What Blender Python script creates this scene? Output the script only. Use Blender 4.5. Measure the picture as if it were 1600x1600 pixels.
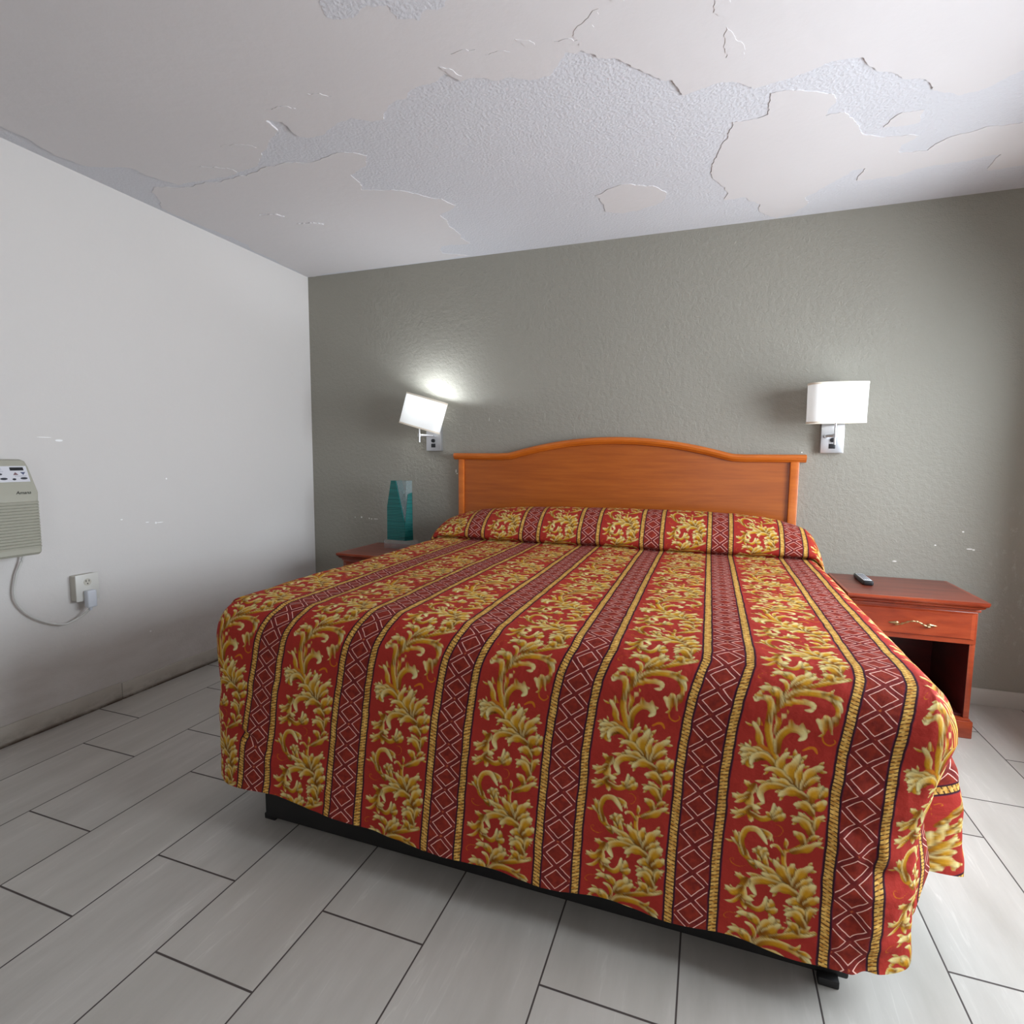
import bpy, bmesh, math, random
import numpy as np
from mathutils import Vector, Matrix
from mathutils.geometry import tessellate_polygon

for _o in list(bpy.data.objects):
    bpy.data.objects.remove(_o, do_unlink=True)
C = bpy.context.scene.collection
scene = bpy.context.scene
random.seed(7)
rng = np.random.default_rng(11)

# ------------------------------------------------------------------ camera
RT = ((0.941763, 0.336182, 0.008014), (-0.040024, 0.088397, 0.995281), (-0.333887, 0.937639, -0.096704))
CAM = (2.73486, -3.323946, 1.22037)
cd = bpy.data.cameras.new('camera')
cam = bpy.data.objects.new('camera', cd)
C.objects.link(cam)
r_, u_, f_ = RT
M = Matrix(((r_[0], u_[0], -f_[0], CAM[0]), (r_[1], u_[1], -f_[1], CAM[1]), (r_[2], u_[2], -f_[2], CAM[2]), (0, 0, 0, 1)))
cam.matrix_world = M
cd.sensor_width = 36.0
cd.lens = 860.592 / 1600 * 36.0
cd.clip_start = 0.02
scene.camera = cam

# ------------------------------------------------------------------ world, daylight, exposure
scene.view_settings.view_transform = 'Standard'
scene.view_settings.look = 'None'
scene.view_settings.gamma = 1.0
scene.view_settings.use_curve_mapping = False
scene.view_settings.exposure = 0.22
world = bpy.data.worlds.new('daylight')
scene.world = world
world.use_nodes = True
world.node_tree.nodes['Background'].inputs[0].default_value = (0.75, 0.85, 1.0, 1)
world.node_tree.nodes['Background'].inputs[1].default_value = 0.5

ROOM_X, ROOM_Y, ROOM_Z = 4.30, -4.60, 2.488
WIN_Y0, WIN_Y1, WIN_Z0, WIN_Z1 = -2.30, -0.50, 0.62, 1.95          # window in the right wall
FILL_X0, FILL_X1, FILL_Z1 = 2.55, 4.05, 2.05                        # unseen opening added behind the camera for front fill


def area_light(name, loc, target, sx, sy, power, col):
    ld = bpy.data.lights.new(name, 'AREA')
    ld.shape = 'RECTANGLE'
    ld.size, ld.size_y, ld.energy, ld.color = sx, sy, power, col
    o = bpy.data.objects.new(name, ld)
    C.objects.link(o)
    o.location = loc
    o.rotation_euler = (Vector(target) - Vector(loc)).to_track_quat('-Z', 'Y').to_euler()
    return o


area_light('window_daylight', (ROOM_X + 0.75, (WIN_Y0 + WIN_Y1) / 2, 1.80), (0.0, (WIN_Y0 + WIN_Y1) / 2, 1.0),
           2.5, 1.6, 200.0, (0.83, 0.92, 1.0))
area_light('front_fill', ((FILL_X0 + FILL_X1) / 2, ROOM_Y - 0.16, 1.05), ((FILL_X0 + FILL_X1) / 2, 0.0, 1.05),
           FILL_X1 - FILL_X0, FILL_Z1 - 0.1, 11.0, (1.0, 0.97, 0.94))  # added fill light from behind the camera, no such source in view
area_light('ground_bounce', (ROOM_X + 1.9, -1.7, -0.10), (1.2, -1.9, ROOM_Z), 1.6, 2.4, 150.0, (0.93, 0.96, 1.0))

# ------------------------------------------------------------------ helpers
def srgb(r, g, b):
    f = lambda c: (c / 255.0 / 12.92) if c <= 10 else ((c / 255.0 + 0.055) / 1.055) ** 2.4
    return (f(r), f(g), f(b), 1.0)


class Nodes:
    """small helper to write node graphs as expressions"""

    def __init__(self, name):
        self.m = bpy.data.materials.new(name)
        self.m.use_nodes = True
        self.t = self.m.node_tree
        self.b = self.t.nodes['Principled BSDF']

    def put(self, sock, v):
        if hasattr(v, 'is_output'):
            self.t.links.new(v, sock)
        elif v is not None:
            sock.default_value = v

    def math(self, op, a, b=None, c=None, clamp=False):
        n = self.t.nodes.new('ShaderNodeMath')
        n.operation = op
        n.use_clamp = clamp
        for i, v in enumerate((a, b, c)):
            if v is not None:
                self.put(n.inputs[i], v)
        return n.outputs[0]

    def mix(self, f, a, b, blend='MIX'):
        n = self.t.nodes.new('ShaderNodeMix')
        n.data_type = 'RGBA'
        n.blend_type = blend
        self.put(n.inputs[0], f)
        self.put(n.inputs[6], a)
        self.put(n.inputs[7], b)
        return n.outputs[2]

    def coord(self, kind='Object'):
        return self.t.nodes.new('ShaderNodeTexCoord').outputs[kind]

    def sep(self, v):
        n = self.t.nodes.new('ShaderNodeSeparateXYZ')
        self.put(n.inputs[0], v)
        return n.outputs

    def comb(self, x, y, z):
        n = self.t.nodes.new('ShaderNodeCombineXYZ')
        for i, v in enumerate((x, y, z)):
            self.put(n.inputs[i], v)
        return n.outputs[0]

    def mapping(self, v, scale=(1, 1, 1), loc=(0, 0, 0)):
        n = self.t.nodes.new('ShaderNodeMapping')
        self.put(n.inputs[0], v)
        n.inputs['Scale'].default_value = scale
        n.inputs['Location'].default_value = loc
        return n.outputs[0]

    def noise(self, v, scale, detail=4.0, rough=0.55, out='Fac'):
        n = self.t.nodes.new('ShaderNodeTexNoise')
        self.put(n.inputs['Vector'], v)
        n.inputs['Scale'].default_value = scale
        n.inputs['Detail'].default_value = detail
        n.inputs['Roughness'].default_value = rough
        return n.outputs[out]

    def ramp(self, f, lo, hi, a=0.0, b=1.0):
        n = self.t.nodes.new('ShaderNodeMapRange')
        self.put(n.inputs[0], f)
        for i, v in enumerate((lo, hi, a, b)):
            n.inputs[i + 1].default_value = v
        return n.outputs[0]

    def bump(self, h, strength, dist=0.01, normal=None):
        n = self.t.nodes.new('ShaderNodeBump')
        self.put(n.inputs['Height'], h)
        n.inputs['Strength'].default_value = strength
        n.inputs['Distance'].default_value = dist
        if normal is not None:
            self.put(n.inputs['Normal'], normal)
        self.t.links.new(n.outputs[0], self.b.inputs['Normal'])
        return n.outputs[0]

    def set(self, **kw):
        names = dict(color='Base Color', rough='Roughness', metal='Metallic', spec='Specular IOR Level', coat='Coat Weight',
                     coat_rough='Coat Roughness', trans='Transmission Weight', ior='IOR', alpha='Alpha', emit='Emission Color',
                     emit_s='Emission Strength', sheen='Sheen Weight', sub='Subsurface Weight')
        for k, v in kw.items():
            self.put(self.b.inputs[names[k]], v)
        return self.m


def plain(name, col, rough=0.5, var=0.06, scale=30.0, **kw):
    n = Nodes(name)
    f = n.noise(n.coord(), scale)
    d = tuple(c * (1 - var) for c in col[:3]) + (1,)
    l = tuple(min(1, c * (1 + var)) for c in col[:3]) + (1,)
    return n.set(color=n.mix(f, d, l), rough=rough, **kw)


def add_box(bm, lo, hi, bevel=0.0, seg=2, mat=0):
    vs = [bm.verts.new((x, y, z)) for x in (lo[0], hi[0]) for y in (lo[1], hi[1]) for z in (lo[2], hi[2])]
    q = [(0, 1, 3, 2), (4, 6, 7, 5), (0, 4, 5, 1), (2, 3, 7, 6), (0, 2, 6, 4), (1, 5, 7, 3)]
    fs = [bm.faces.new([vs[i] for i in f]) for f in q]
    for f in fs:
        f.material_index = mat
    if bevel > 0:
        es = list({e for f in fs for e in f.edges})
        bmesh.ops.bevel(bm, geom=es, offset=bevel, segments=seg, profile=0.5, affect='EDGES')
    return vs


def add_prism(bm, poly, axis, a, b, mat=0):
    """extrude a 2D polygon along an axis (0,1,2) from a to b; poly holds the two other coordinates in order"""
    def P(q, t):
        c = [q[0], q[1]]
        c.insert(axis, t)
        return bm.verts.new(c)
    A = [P(q, a) for q in poly]
    B = [P(q, b) for q in poly]
    n = len(poly)
    fs = []
    for i in range(n):
        j = (i + 1) % n
        fs.append(bm.faces.new((A[i], A[j], B[j], B[i])))
    fs.append(bm.faces.new(A[::-1]))
    fs.append(bm.faces.new(B))
    for f in fs:
        f.material_index = mat
    return fs


def add_tube(bm, pts, rad, seg=10, closed_caps=True):
    pts = [Vector(p) for p in pts]
    rads = rad if isinstance(rad, (list, tuple)) else [rad] * len(pts)
    rings = []
    up = Vector((0.13, 0.29, 0.95))
    for i, p in enumerate(pts):
        d = (pts[min(i + 1, len(pts) - 1)] - pts[max(i - 1, 0)]).normalized()
        s = d.cross(up)
        if s.length < 1e-3:
            s = d.cross(Vector((1, 0, 0)))
        s.normalize()
        t = s.cross(d).normalized()
        rings.append([bm.verts.new(p + (s * math.cos(a) + t * math.sin(a)) * rads[i])
                      for a in [2 * math.pi * k / seg for k in range(seg)]])
    for i in range(len(rings) - 1):
        for k in range(seg):
            j = (k + 1) % seg
            bm.faces.new((rings[i][k], rings[i][j], rings[i + 1][j], rings[i + 1][k]))
    if closed_caps:
        bm.faces.new(rings[0][::-1])
        bm.faces.new(rings[-1])


def spline(pts, n=8):
    P = [Vector(p) for p in pts]
    P = [2 * P[0] - P[1]] + P + [2 * P[-1] - P[-2]]
    out = []
    for i in range(1, len(P) - 2):
        for k in range(n):
            t = k / n
            a, b, c, d = P[i - 1:i + 3]
            out.append(0.5 * (2 * b + (c - a) * t + (2 * a - 5 * b + 4 * c - d) * t * t + (3 * b - a - 3 * c + d) * t ** 3))
    out.append(P[-2])
    return out


def obj(name, bm, mats, parent=None, smooth=True, angle=35.0):
    bmesh.ops.recalc_face_normals(bm, faces=bm.faces[:])
    me = bpy.data.meshes.new(name)
    bm.to_mesh(me)
    bm.free()
    for m in (mats if isinstance(mats, (list, tuple)) else [mats]):
        me.materials.append(m)
    if smooth:
        me.polygons.foreach_set('use_smooth', [True] * len(me.polygons))
        try:
            me.set_sharp_from_angle(angle=math.radians(angle))
        except Exception:
            pass
    o = bpy.data.objects.new(name, me)
    C.objects.link(o)
    if parent is not None:
        o.parent = parent
    return o


def box_obj(name, lo, hi, mat, parent=None, bevel=0.003):
    bm = bmesh.new()
    add_box(bm, lo, hi, bevel)
    return obj(name, bm, mat, parent)


def thing(name, label, cat, loc=(0, 0, 0), group=None, rotz=0.0):
    o = bpy.data.objects.new(name, None)
    C.objects.link(o)
    o.empty_display_size = 0.05
    o.location = loc
    o.rotation_euler = (0, 0, rotz)
    return tag(o, label, cat, group)


def tag(o, label, cat, group=None):
    o['label'] = label
    o['category'] = cat
    if group:
        o['group'] = group
    return o


def struct(o):
    o['kind'] = 'structure'
    return o


def dup(root, loc, rotz, label, group=None):
    r = root.copy()
    C.objects.link(r)
    r.location = loc
    r.rotation_euler = (0, 0, rotz)
    tag(r, label, root['category'], group)
    for ch in list(root.children):
        c = ch.copy()
        C.objects.link(c)
        c.parent = r
        for g in list(ch.children):
            d = g.copy()
            C.objects.link(d)
            d.parent = c
    return r


# ------------------------------------------------------------------ room materials
def mat_wall(name, col, marks, plane, grain=220.0, bump=0.25, chip=(232, 230, 226), mott=0.04):
    n = Nodes(name)
    co = n.coord()
    s = n.sep(co)
    a = s[1] if plane == 'x' else s[0]
    z = s[2]
    f = n.noise(co, 1.6, 3.0)
    c1 = tuple(c * (1 - mott) for c in col[:3]) + (1,)
    c2 = tuple(min(1, c * (1 + mott)) for c in col[:3]) + (1,)
    base = n.mix(f, c1, c2)
    wob = n.math('MULTIPLY', n.math('SUBTRACT', n.noise(co, 260.0, 2.0), 0.5), 0.02)
    for (ma, mz, ra, rz) in marks:                                  # chips and scuffs of bare plaster
        dx = n.math('DIVIDE', n.math('SUBTRACT', a, ma), ra)
        dz = n.math('DIVIDE', n.math('SUBTRACT', z, mz), rz)
        d = n.math('ADD', n.math('MULTIPLY', dx, dx), n.math('MULTIPLY', dz, dz))
        d = n.math('ADD', d, n.math('MULTIPLY', wob, 60.0))
        base = n.mix(n.ramp(d, 0.75, 1.1, 1.0, 0.0), base, srgb(*chip))
    n.set(color=base, rough=0.62, spec=0.25)
    h = n.noise(co, grain, 3.0, 0.6)
    h2 = n.noise(co, grain * 0.28, 2.0, 0.5)
    n.bump(n.math('ADD', h, n.math('MULTIPLY', h2, 1.5)), bump, 0.003)
    return n, base


def mat_floor():
    n = Nodes('floor_tile')
    s = n.sep(n.coord())
    W, L, X0 = 0.305, 0.6135, 0.2739
    k = n.math('FLOOR', n.math('DIVIDE', n.math('SUBTRACT', s[0], X0), W))
    par = n.math('MODULO', n.math('ADD', k, 100.0), 2.0)            # rows alternate
    off = n.math('MULTIPLY', par, 0.2440)
    yy = n.math('SUBTRACT', n.math('ADD', s[1], 1.8265 + 6.135), off)
    j = n.math('FLOOR', n.math('DIVIDE', yy, L))
    fx = n.math('SUBTRACT', n.math('SUBTRACT', s[0], X0), n.math('MULTIPLY', k, W))
    fy = n.math('SUBTRACT', yy, n.math('MULTIPLY', j, L))
    ex = n.math('MINIMUM', fx, n.math('SUBTRACT', W, fx))
    ey = n.math('MINIMUM', fy, n.math('SUBTRACT', L, fy))
    gx = n.ramp(ex, 0.0015, 0.0027, 1.0, 0.0)
    gy = n.ramp(ey, 0.0020, 0.0034, 1.0, 0.0)
    grout = n.math('MAXIMUM', gx, gy)
    wn = n.t.nodes.new('ShaderNodeTexWhiteNoise')
    wn.noise_dimensions = '2D'
    n.put(wn.inputs['Vector'], n.comb(k, j, 0.0))
    rnd = wn.outputs['Value']
    vec = n.comb(n.math('ADD', s[0], n.math('MULTIPLY', rnd, 37.0)), n.math('ADD', s[1], n.math('MULTIPLY', rnd, 91.0)), rnd)
    streak = n.noise(n.mapping(vec, (9.0, 1.5, 1.0)), 1.0, 6.0, 0.62)
    vein = n.noise(n.mapping(vec, (26.0, 2.2, 1.0)), 1.0, 3.0, 0.5)
    vm = n.ramp(n.math('ABSOLUTE', n.math('SUBTRACT', vein, 0.5)), 0.0, 0.02, 1.0, 0.0)
    c = n.mix(n.ramp(streak, 0.3, 0.7), srgb(172, 168, 161), srgb(200, 196, 190))
    c = n.mix(n.math('MULTIPLY', rnd, 0.35), c, srgb(186, 182, 173))
    c = n.mix(n.math('MULTIPLY', n.math('MULTIPLY', vm, n.ramp(streak, 0.5, 0.7)), 0.5), c, srgb(228, 225, 218))
    c = n.mix(n.math('MULTIPLY', n.noise(vec, 3.0), 0.25), c, srgb(168, 158, 152))
    c = n.mix(grout, c, srgb(72, 64, 62))
    n.set(color=c, rough=n.ramp(n.math('ADD', n.math('MULTIPLY', streak, 0.4), grout), 0.0, 1.2, 0.32, 0.75), spec=0.4)
    n.bump(n.math('SUBTRACT', n.math('MULTIPLY', streak, 0.15), grout), 0.35, 0.002)
    return n.m


def mat_plaster(name, c1, c2, grain, bump):
    n = Nodes(name)
    co = n.coord()
    f = n.noise(co, 1.1, 4.0)
    n.set(color=n.mix(f, c1, c2), rough=0.75, spec=0.2)
    h = n.noise(co, grain, 3.0, 0.65)
    v = n.t.nodes.new('ShaderNodeTexVoronoi')
    n.put(v.inputs['Vector'], co)
    v.inputs['Scale'].default_value = grain * 0.9
    n.bump(n.math('ADD', n.math('ADD', h, n.math('MULTIPLY', v.outputs['Distance'], 0.6)),
                  n.math('MULTIPLY', n.noise(co, 9.0, 5.0, 0.55), 3.0 if grain < 60 else 0.5)), bump, 0.004)
    return n.m


M_floor = mat_floor()
nw, _ = mat_wall('grey_wall_paint', srgb(150, 147, 137),
                 [(0.357, 0.793, .005, .003), (0.411, 0.795, .007, .006), (0.475, 0.789, .004, .005), (0.495, 0.786, .006, .004),
                  (0.53, 0.787, .02, .0022), (3.941, 0.874, .005, .004), (3.973, 0.789, .013, .003), (3.99, 0.786, .006, .004),
                  (3.66, 0.706, .01, .003), (3.83, 0.80, .005, .003), (1.155, 1.135, .004, .012), (1.163, 1.118, .006, .004),
                  (1.39, 1.47, .0012, .012), (1.46, 1.46, .0012, .008), (3.2, 1.265, .003, .003)],
                 'y', grain=150.0, bump=0.85)
# worn, scuffed paint low down near the right corner
_co = nw.coord()
_s = nw.sep(_co)
_blot = nw.noise(nw.mapping(_co, (1.0, 1.0, 0.55)), 34.0, 5.0, 0.7)
_mx = nw.ramp(_s[0], 3.98, 4.28)
_mz = nw.math('MULTIPLY', nw.ramp(_s[2], 0.1, 0.5), nw.ramp(_s[2], 0.9, 1.1, 1.0, 0.0))
_m = nw.math('MULTIPLY', nw.math('MULTIPLY', _mx, _mz), nw.ramp(_blot, 0.55, 0.66))
_old = nw.b.inputs['Base Color'].links[0].from_socket
nw.put(nw.b.inputs['Base Color'], nw.mix(nw.math('MULTIPLY', _m, 0.6), _old, srgb(186, 184, 180)))
M_back = nw.m

nl, _ = mat_wall('white_wall_paint', srgb(214, 210, 207),
                 [(-1.672, 1.284, .016, .005), (-1.73, 1.296, .03, .0015), (-1.165, 1.098, .0045, .005), (-1.416, 0.903, .006, .003),
                  (-1.285, 0.876, .010, .0022), (-1.215, 0.868, .020, .0022), (-1.238, 0.868, .005, .006), (-1.30, 0.30, .005, .005)],
                 'x', grain=190.0, bump=0.22, chip=(250, 250, 250), mott=0.02)
# grime settled along the foot of the wall
_co = nl.coord()
_s = nl.sep(_co)
_g = nl.noise(nl.mapping(_co, (1, 1, 3)), 5.0, 5.0, 0.65)
_m = nl.math('MULTIPLY', nl.ramp(_s[2], 0.0, 0.55, 1.0, 0.0), nl.ramp(_g, 0.3, 0.7, 0.15, 0.55))
_old = nl.b.inputs['Base Color'].links[0].from_socket
nl.put(nl.b.inputs['Base Color'], nl.mix(_m, _old, srgb(168, 160, 150)))
M_left = nl.m
M_white = plain('plain_wall_paint', srgb(205, 203, 198), 0.7, 0.03, 2.0)
M_ceil_old = mat_plaster('old_ceiling_paint', srgb(206, 207, 213), srgb(213, 214, 219), 95.0, 0.5)
M_ceil_new = mat_plaster('ceiling_skim_plaster', srgb(210, 207, 208), srgb(219, 216, 217), 30.0, 0.14)
M_base = plain('baseboard_tile', srgb(186, 182, 174), 0.4, 0.08, 7.0)

# ------------------------------------------------------------------ room shell
T = 0.12
bm = bmesh.new()
add_box(bm, (-T, ROOM_Y - T, -T), (ROOM_X + T, T, 0.0))
struct(obj('floor', bm, M_floor))
bm = bmesh.new()
add_box(bm, (-T, 0.0, 0.0), (ROOM_X + T, T, ROOM_Z))
struct(obj('wall_back', bm, M_back))
bm = bmesh.new()
add_box(bm, (-T, ROOM_Y, 0.0), (0.0, 0.0, ROOM_Z))
struct(obj('wall_left', bm, M_left))
bm = bmesh.new()
add_box(bm, (ROOM_X, WIN_Y1, 0.0), (ROOM_X + T, 0.0, ROOM_Z))
add_box(bm, (ROOM_X, ROOM_Y, 0.0), (ROOM_X + T, WIN_Y0, ROOM_Z))
add_box(bm, (ROOM_X, WIN_Y0, 0.0), (ROOM_X + T, WIN_Y1, WIN_Z0))
add_box(bm, (ROOM_X, WIN_Y0, WIN_Z1), (ROOM_X + T, WIN_Y1, ROOM_Z))
struct(obj('wall_right', bm, M_white))
bm = bmesh.new()
add_box(bm, (-T, ROOM_Y - T, 0.0), (FILL_X0, ROOM_Y, ROOM_Z))
add_box(bm, (FILL_X1, ROOM_Y - T, 0.0), (ROOM_X + T, ROOM_Y, ROOM_Z))
add_box(bm, (FILL_X0, ROOM_Y - T, FILL_Z1), (FILL_X1, ROOM_Y, ROOM_Z))
struct(obj('wall_front', bm, M_white))

M_frame = plain('white_window_frame', srgb(225, 225, 222), 0.4, 0.03)
bm = bmesh.new()
for y in (WIN_Y0, (WIN_Y0 + WIN_Y1) / 2 - .02, WIN_Y1 - .04):
    add_box(bm, (ROOM_X + .03, y, WIN_Z0), (ROOM_X + .08, y + .04, WIN_Z1), .004)
for z in (WIN_Z0, WIN_Z1 - .04):
    add_box(bm, (ROOM_X + .03, WIN_Y0, z), (ROOM_X + .08, WIN_Y1, z + .04), .004)
struct(obj('window_1', bm, M_frame))
bm = bmesh.new()
for x in (FILL_X0, (FILL_X0 + FILL_X1) / 2 - .03, FILL_X1 - .06):
    add_box(bm, (x, ROOM_Y - .08, 0), (x + .06, ROOM_Y - .03, FILL_Z1), .004)
add_box(bm, (FILL_X0, ROOM_Y - .08, FILL_Z1 - .06), (FILL_X1, ROOM_Y - .03, FILL_Z1), .004)
struct(obj('fill_opening_1', bm, M_frame))  # unseen frame added round the fill light's opening


# ceiling: old textured paint with thin sheets of newer plaster that has flaked away from it
def rough_outline(poly, amp, depth=4):
    pts = [Vector((x, y)) for x, y in poly]
    for d in range(depth):
        new = []
        for i, p in enumerate(pts):
            q = pts[(i + 1) % len(pts)]
            L = (q - p).length
            new.append(p)
            if L > 0.012 and L < 0.6:
                nrm = Vector((-(q - p).y, (q - p).x))
                new.append((p + q) / 2 + nrm * random.uniform(-amp, amp))
        pts = new
    return pts


def sheet(bm, poly, z, t, mat, amp=0.16, lip=0.0):
    pts = rough_outline(poly, amp)
    tris = tessellate_polygon([[Vector((p.x, p.y, 0)) for p in pts]])
    lo = [bm.verts.new((p.x, p.y, z - t - lip * random.uniform(0, 1))) for p in pts]
    hi = [bm.verts.new((p.x, p.y, z + 0.001)) for p in pts]
    for tr in tris:
        try:
            bm.faces.new([lo[i] for i in tr]).material_index = mat
        except ValueError:
            pass
    n = len(pts)
    for i in range(n):
        j = (i + 1) % n
        try:
            bm.faces.new((lo[i], lo[j], hi[j], hi[i])).material_index = mat
        except ValueError:
            pass


PL = {
    'P2': [(0.201, -1.311), (0.144, -1.277), (0.034, -1.141), (0.035, -0.963), (0.019, -0.497), (0.011, -0.014), (0.433, -0.015), (1.11, -0.019), (1.269, -0.025), (1.117, -0.121), (1.169, -0.224), (1.349, -0.205), (1.348, -0.381), (1.357, -0.52), (1.357, -0.611), (1.481, -0.685), (1.445, -0.769), (1.329, -0.877), (1.125, -0.972), (1.163, -1.11), (1.28, -1.161), (1.321, -1.217), (1.194, -1.276), (0.934, -1.284), (0.774, -1.265), (0.632, -1.253), (0.475, -1.269)],
    'P3': [(3.02, -0.012), (2.954, -0.075), (2.834, -0.322), (2.753, -0.314), (2.696, -0.573), (2.713, -0.734), (2.757, -0.911), (2.767, -0.972), (2.887, -0.98), (2.885, -1.105), (2.998, -1.077), (3.083, -1.037), (3.107, -0.982), (3.087, -0.904), (3.149, -0.903), (3.234, -0.748), (3.371, -0.671), (3.453, -0.643), (3.413, -0.596), (3.419, -0.535), (3.524, -0.514), (3.563, -0.591), (3.791, -0.623), (4.30, -0.72), (4.30, -0.27), (3.95, -0.25), (3.876, -0.242), (3.826, -0.242), (3.819, -0.384), (3.592, -0.372), (3.468, -0.312), (3.317, -0.321), (3.321, -0.436), (3.268, -0.431), (3.19, -0.314), (3.119, -0.219), (3.138, -0.127), (3.092, -0.044)],
    'P5': [(3.307, -0.754), (3.346, -0.835), (3.416, -0.831), (3.425, -0.747), (3.351, -0.743)],
    'P6': [(2.164, -0.561), (2.234, -0.605), (2.34, -0.62), (2.436, -0.569), (2.492, -0.465), (2.432, -0.365), (2.35, -0.332), (2.222, -0.344), (2.177, -0.375), (2.181, -0.485)],
    'H1': [(1.658, -1.939), (1.646, -1.891), (1.713, -1.863), (1.778, -1.888), (1.835, -1.871), (1.834, -1.819), (1.892, -1.792), (1.924, -1.82), (1.985, -1.814), (2.006, -1.837), (1.846, -1.905), (1.675, -1.956)],
}
P1core = [(0.107, -1.768), (0.074, -1.656), (0.095, -1.569), (0.285, -1.465), (0.298, -1.385), (0.345, -1.294), (0.462, -1.292), (0.646, -1.285), (0.759, -1.305), (0.861, -1.336), (0.987, -1.421), (1.098, -1.485), (1.105, -1.556), (1.157, -1.53), (1.152, -1.431), (1.238, -1.411), (1.323, -1.444), (1.427, -1.467), (1.482, -1.423), (1.534, -1.418), (1.585, -1.476), (1.678, -1.5), (1.717, -1.533), (1.813, -1.541), (1.861, -1.567), (1.894, -1.513), (1.944, -1.519), (2.003, -1.483), (2.188, -1.445), (2.206, -1.471), (2.26, -1.532), (2.291, -1.516), (2.309, -1.524), (2.353, -1.472), (2.401, -1.458), (2.471, -1.38), (2.536, -1.303), (2.566, -1.293), (2.599, -1.196), (2.666, -1.215), (2.727, -1.228), (2.778, -1.207), (2.827, -1.156), (2.927, -1.176), (3.017, -1.202), (3.049, -1.22), (3.14, -1.207), (3.225, -1.111), (3.285, -1.056), (3.345, -1.032), (3.429, -0.936), (3.499, -0.891), (3.591, -0.932), (3.639, -0.979)]
PL['P1'] = P1core + [(3.9, -1.02), (4.1, -1.10), (4.30, -1.25), (4.30, ROOM_Y), (0.06, ROOM_Y), (0.09, -3.0), (0.12, -2.2)]
bm = bmesh.new()
add_box(bm, (-T, ROOM_Y - T, ROOM_Z), (ROOM_X + T, T, ROOM_Z + T))
for k in ('P2', 'P3', 'P5', 'P6'):
    sheet(bm, PL[k], ROOM_Z, 0.0024, 1, amp=.12)
sheet(bm, PL['P1'], ROOM_Z, 0.0066, 1, amp=.13)
sheet(bm, PL['H1'], ROOM_Z - 0.0066, 0.0008, 0)
# lifted flakes and blisters on the skim coat
for (x, y, a, l) in ((1.39, -1.62, .5, .05), (2.43, -1.72, 1.0, .06), (2.36, -1.62, 2.2, .09), (1.20, -1.60, .3, .07), (2.75, -1.42, 1.3, .10),
                     (0.62, -1.36, .6, .10), (0.85, -1.46, .4, .09), (0.5, -0.9, .5, .08), (0.62, -0.75, .4, .09), (2.72, -1.6, 1.5, .08),
                     (2.05, -1.60, .2, .05), (2.15, -1.62, .7, .04), (1.95, -1.64, .1, .05), (1.88, -1.58, .9, .05), (2.27, -1.58, .3, .05)):
    w = l * 0.12
    pts = [(x + math.cos(a + s) * r, y + math.sin(a + s) * r) for s, r in ((0, l), (.5, l * .75), (1.2, l * .3), (2.6, l * .35), (3.1, l * .6), (3.5, l * .2), (5.6, l * .3))]
    sheet(bm, pts, ROOM_Z - 0.0035, 0.0042 + 0.0010 * random.random(), 1, amp=.2)
ceiling = struct(obj('ceiling', bm, [M_ceil_old, M_ceil_new], angle=20))

# baseboards of tile offcuts
def baseboard(name, run, axis):
    bm = bmesh.new()
    a0, a1 = run
    edges = [a1]
    p = a1
    while p > a0:
        p -= 0.61
        edges.append(max(p, a0))
    for i in range(len(edges) - 1):
        h, l = edges[i], edges[i + 1]
        top = 0.087 + random.uniform(-.003, .003)
        if axis == 'y':
            add_box(bm, (0.0, l + .0012, 0), (0.010, h - .0012, top), .0025)
        else:
            add_box(bm, (l + .0012, -0.010, 0), (h - .0012, 0.0, top), .0025)
    return bm


n = Nodes('grimy_baseboard_tile')
_co = n.coord()
_z = n.sep(_co)[2]
_d = n.noise(n.mapping(_co, (1, 1, 2)), 9.0, 6.0, 0.7)
_m = n.math('MULTIPLY', n.ramp(_z, 0.0, 0.075, 1.0, 0.0), n.ramp(_d, 0.42, 0.62))
_m2 = n.math('MULTIPLY', n.ramp(_z, 0.004, 0.02, 1.0, 0.0), n.ramp(_d, 0.3, 0.5, .4, 1.0))
_c = n.mix(n.noise(_co, 6.0), srgb(178, 172, 162), srgb(196, 191, 182))
_c = n.mix(n.math('MULTIPLY', _m, 0.55), _c, srgb(112, 100, 86))
n.set(color=n.mix(_m2, _c, srgb(82, 66, 54)), rough=0.5)
n.bump(_d, 0.2, 0.003)
struct(obj('baseboard_left', baseboard('b', (-4.58, -0.86), 'y'), n.m))
# the left baseboard joint visible in the photo falls at y = -1.45
struct(obj('baseboard_back', baseboard('b', (0.012, 4.29), 'x'), M_base))


# ------------------------------------------------------------------ wood
def mat_wood(name, dark, mid, light, stretch, rough=0.35, coat=0.25, ring=7.0):
    n = Nodes(name)
    co = n.mapping(n.coord(), stretch)
    warp = n.noise(co, 1.3, 3.0, 0.5, out='Color')
    v = n.t.nodes.new('ShaderNodeVectorMath')
    v.operation = 'MULTIPLY_ADD'
    n.put(v.inputs[0], warp)
    v.inputs[1].default_value = (0.35, 0.35, 0.35)
    n.put(v.inputs[2], co)
    g = n.noise(v.outputs[0], ring, 5.0, 0.6)
    fine = n.noise(n.mapping(n.coord(), tuple(s * 9 for s in stretch)), 12.0, 2.0)
    c = n.mix(n.ramp(g, 0.3, 0.5), dark, mid)
    c = n.mix(n.ramp(g, 0.5, 0.72), c, light)
    c = n.mix(n.math('MULTIPLY', n.ramp(fine, 0.5, 0.75), 0.22), c, dark)
    n.set(color=c, rough=rough, coat=coat, coat_rough=0.25)
    return n.m


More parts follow.
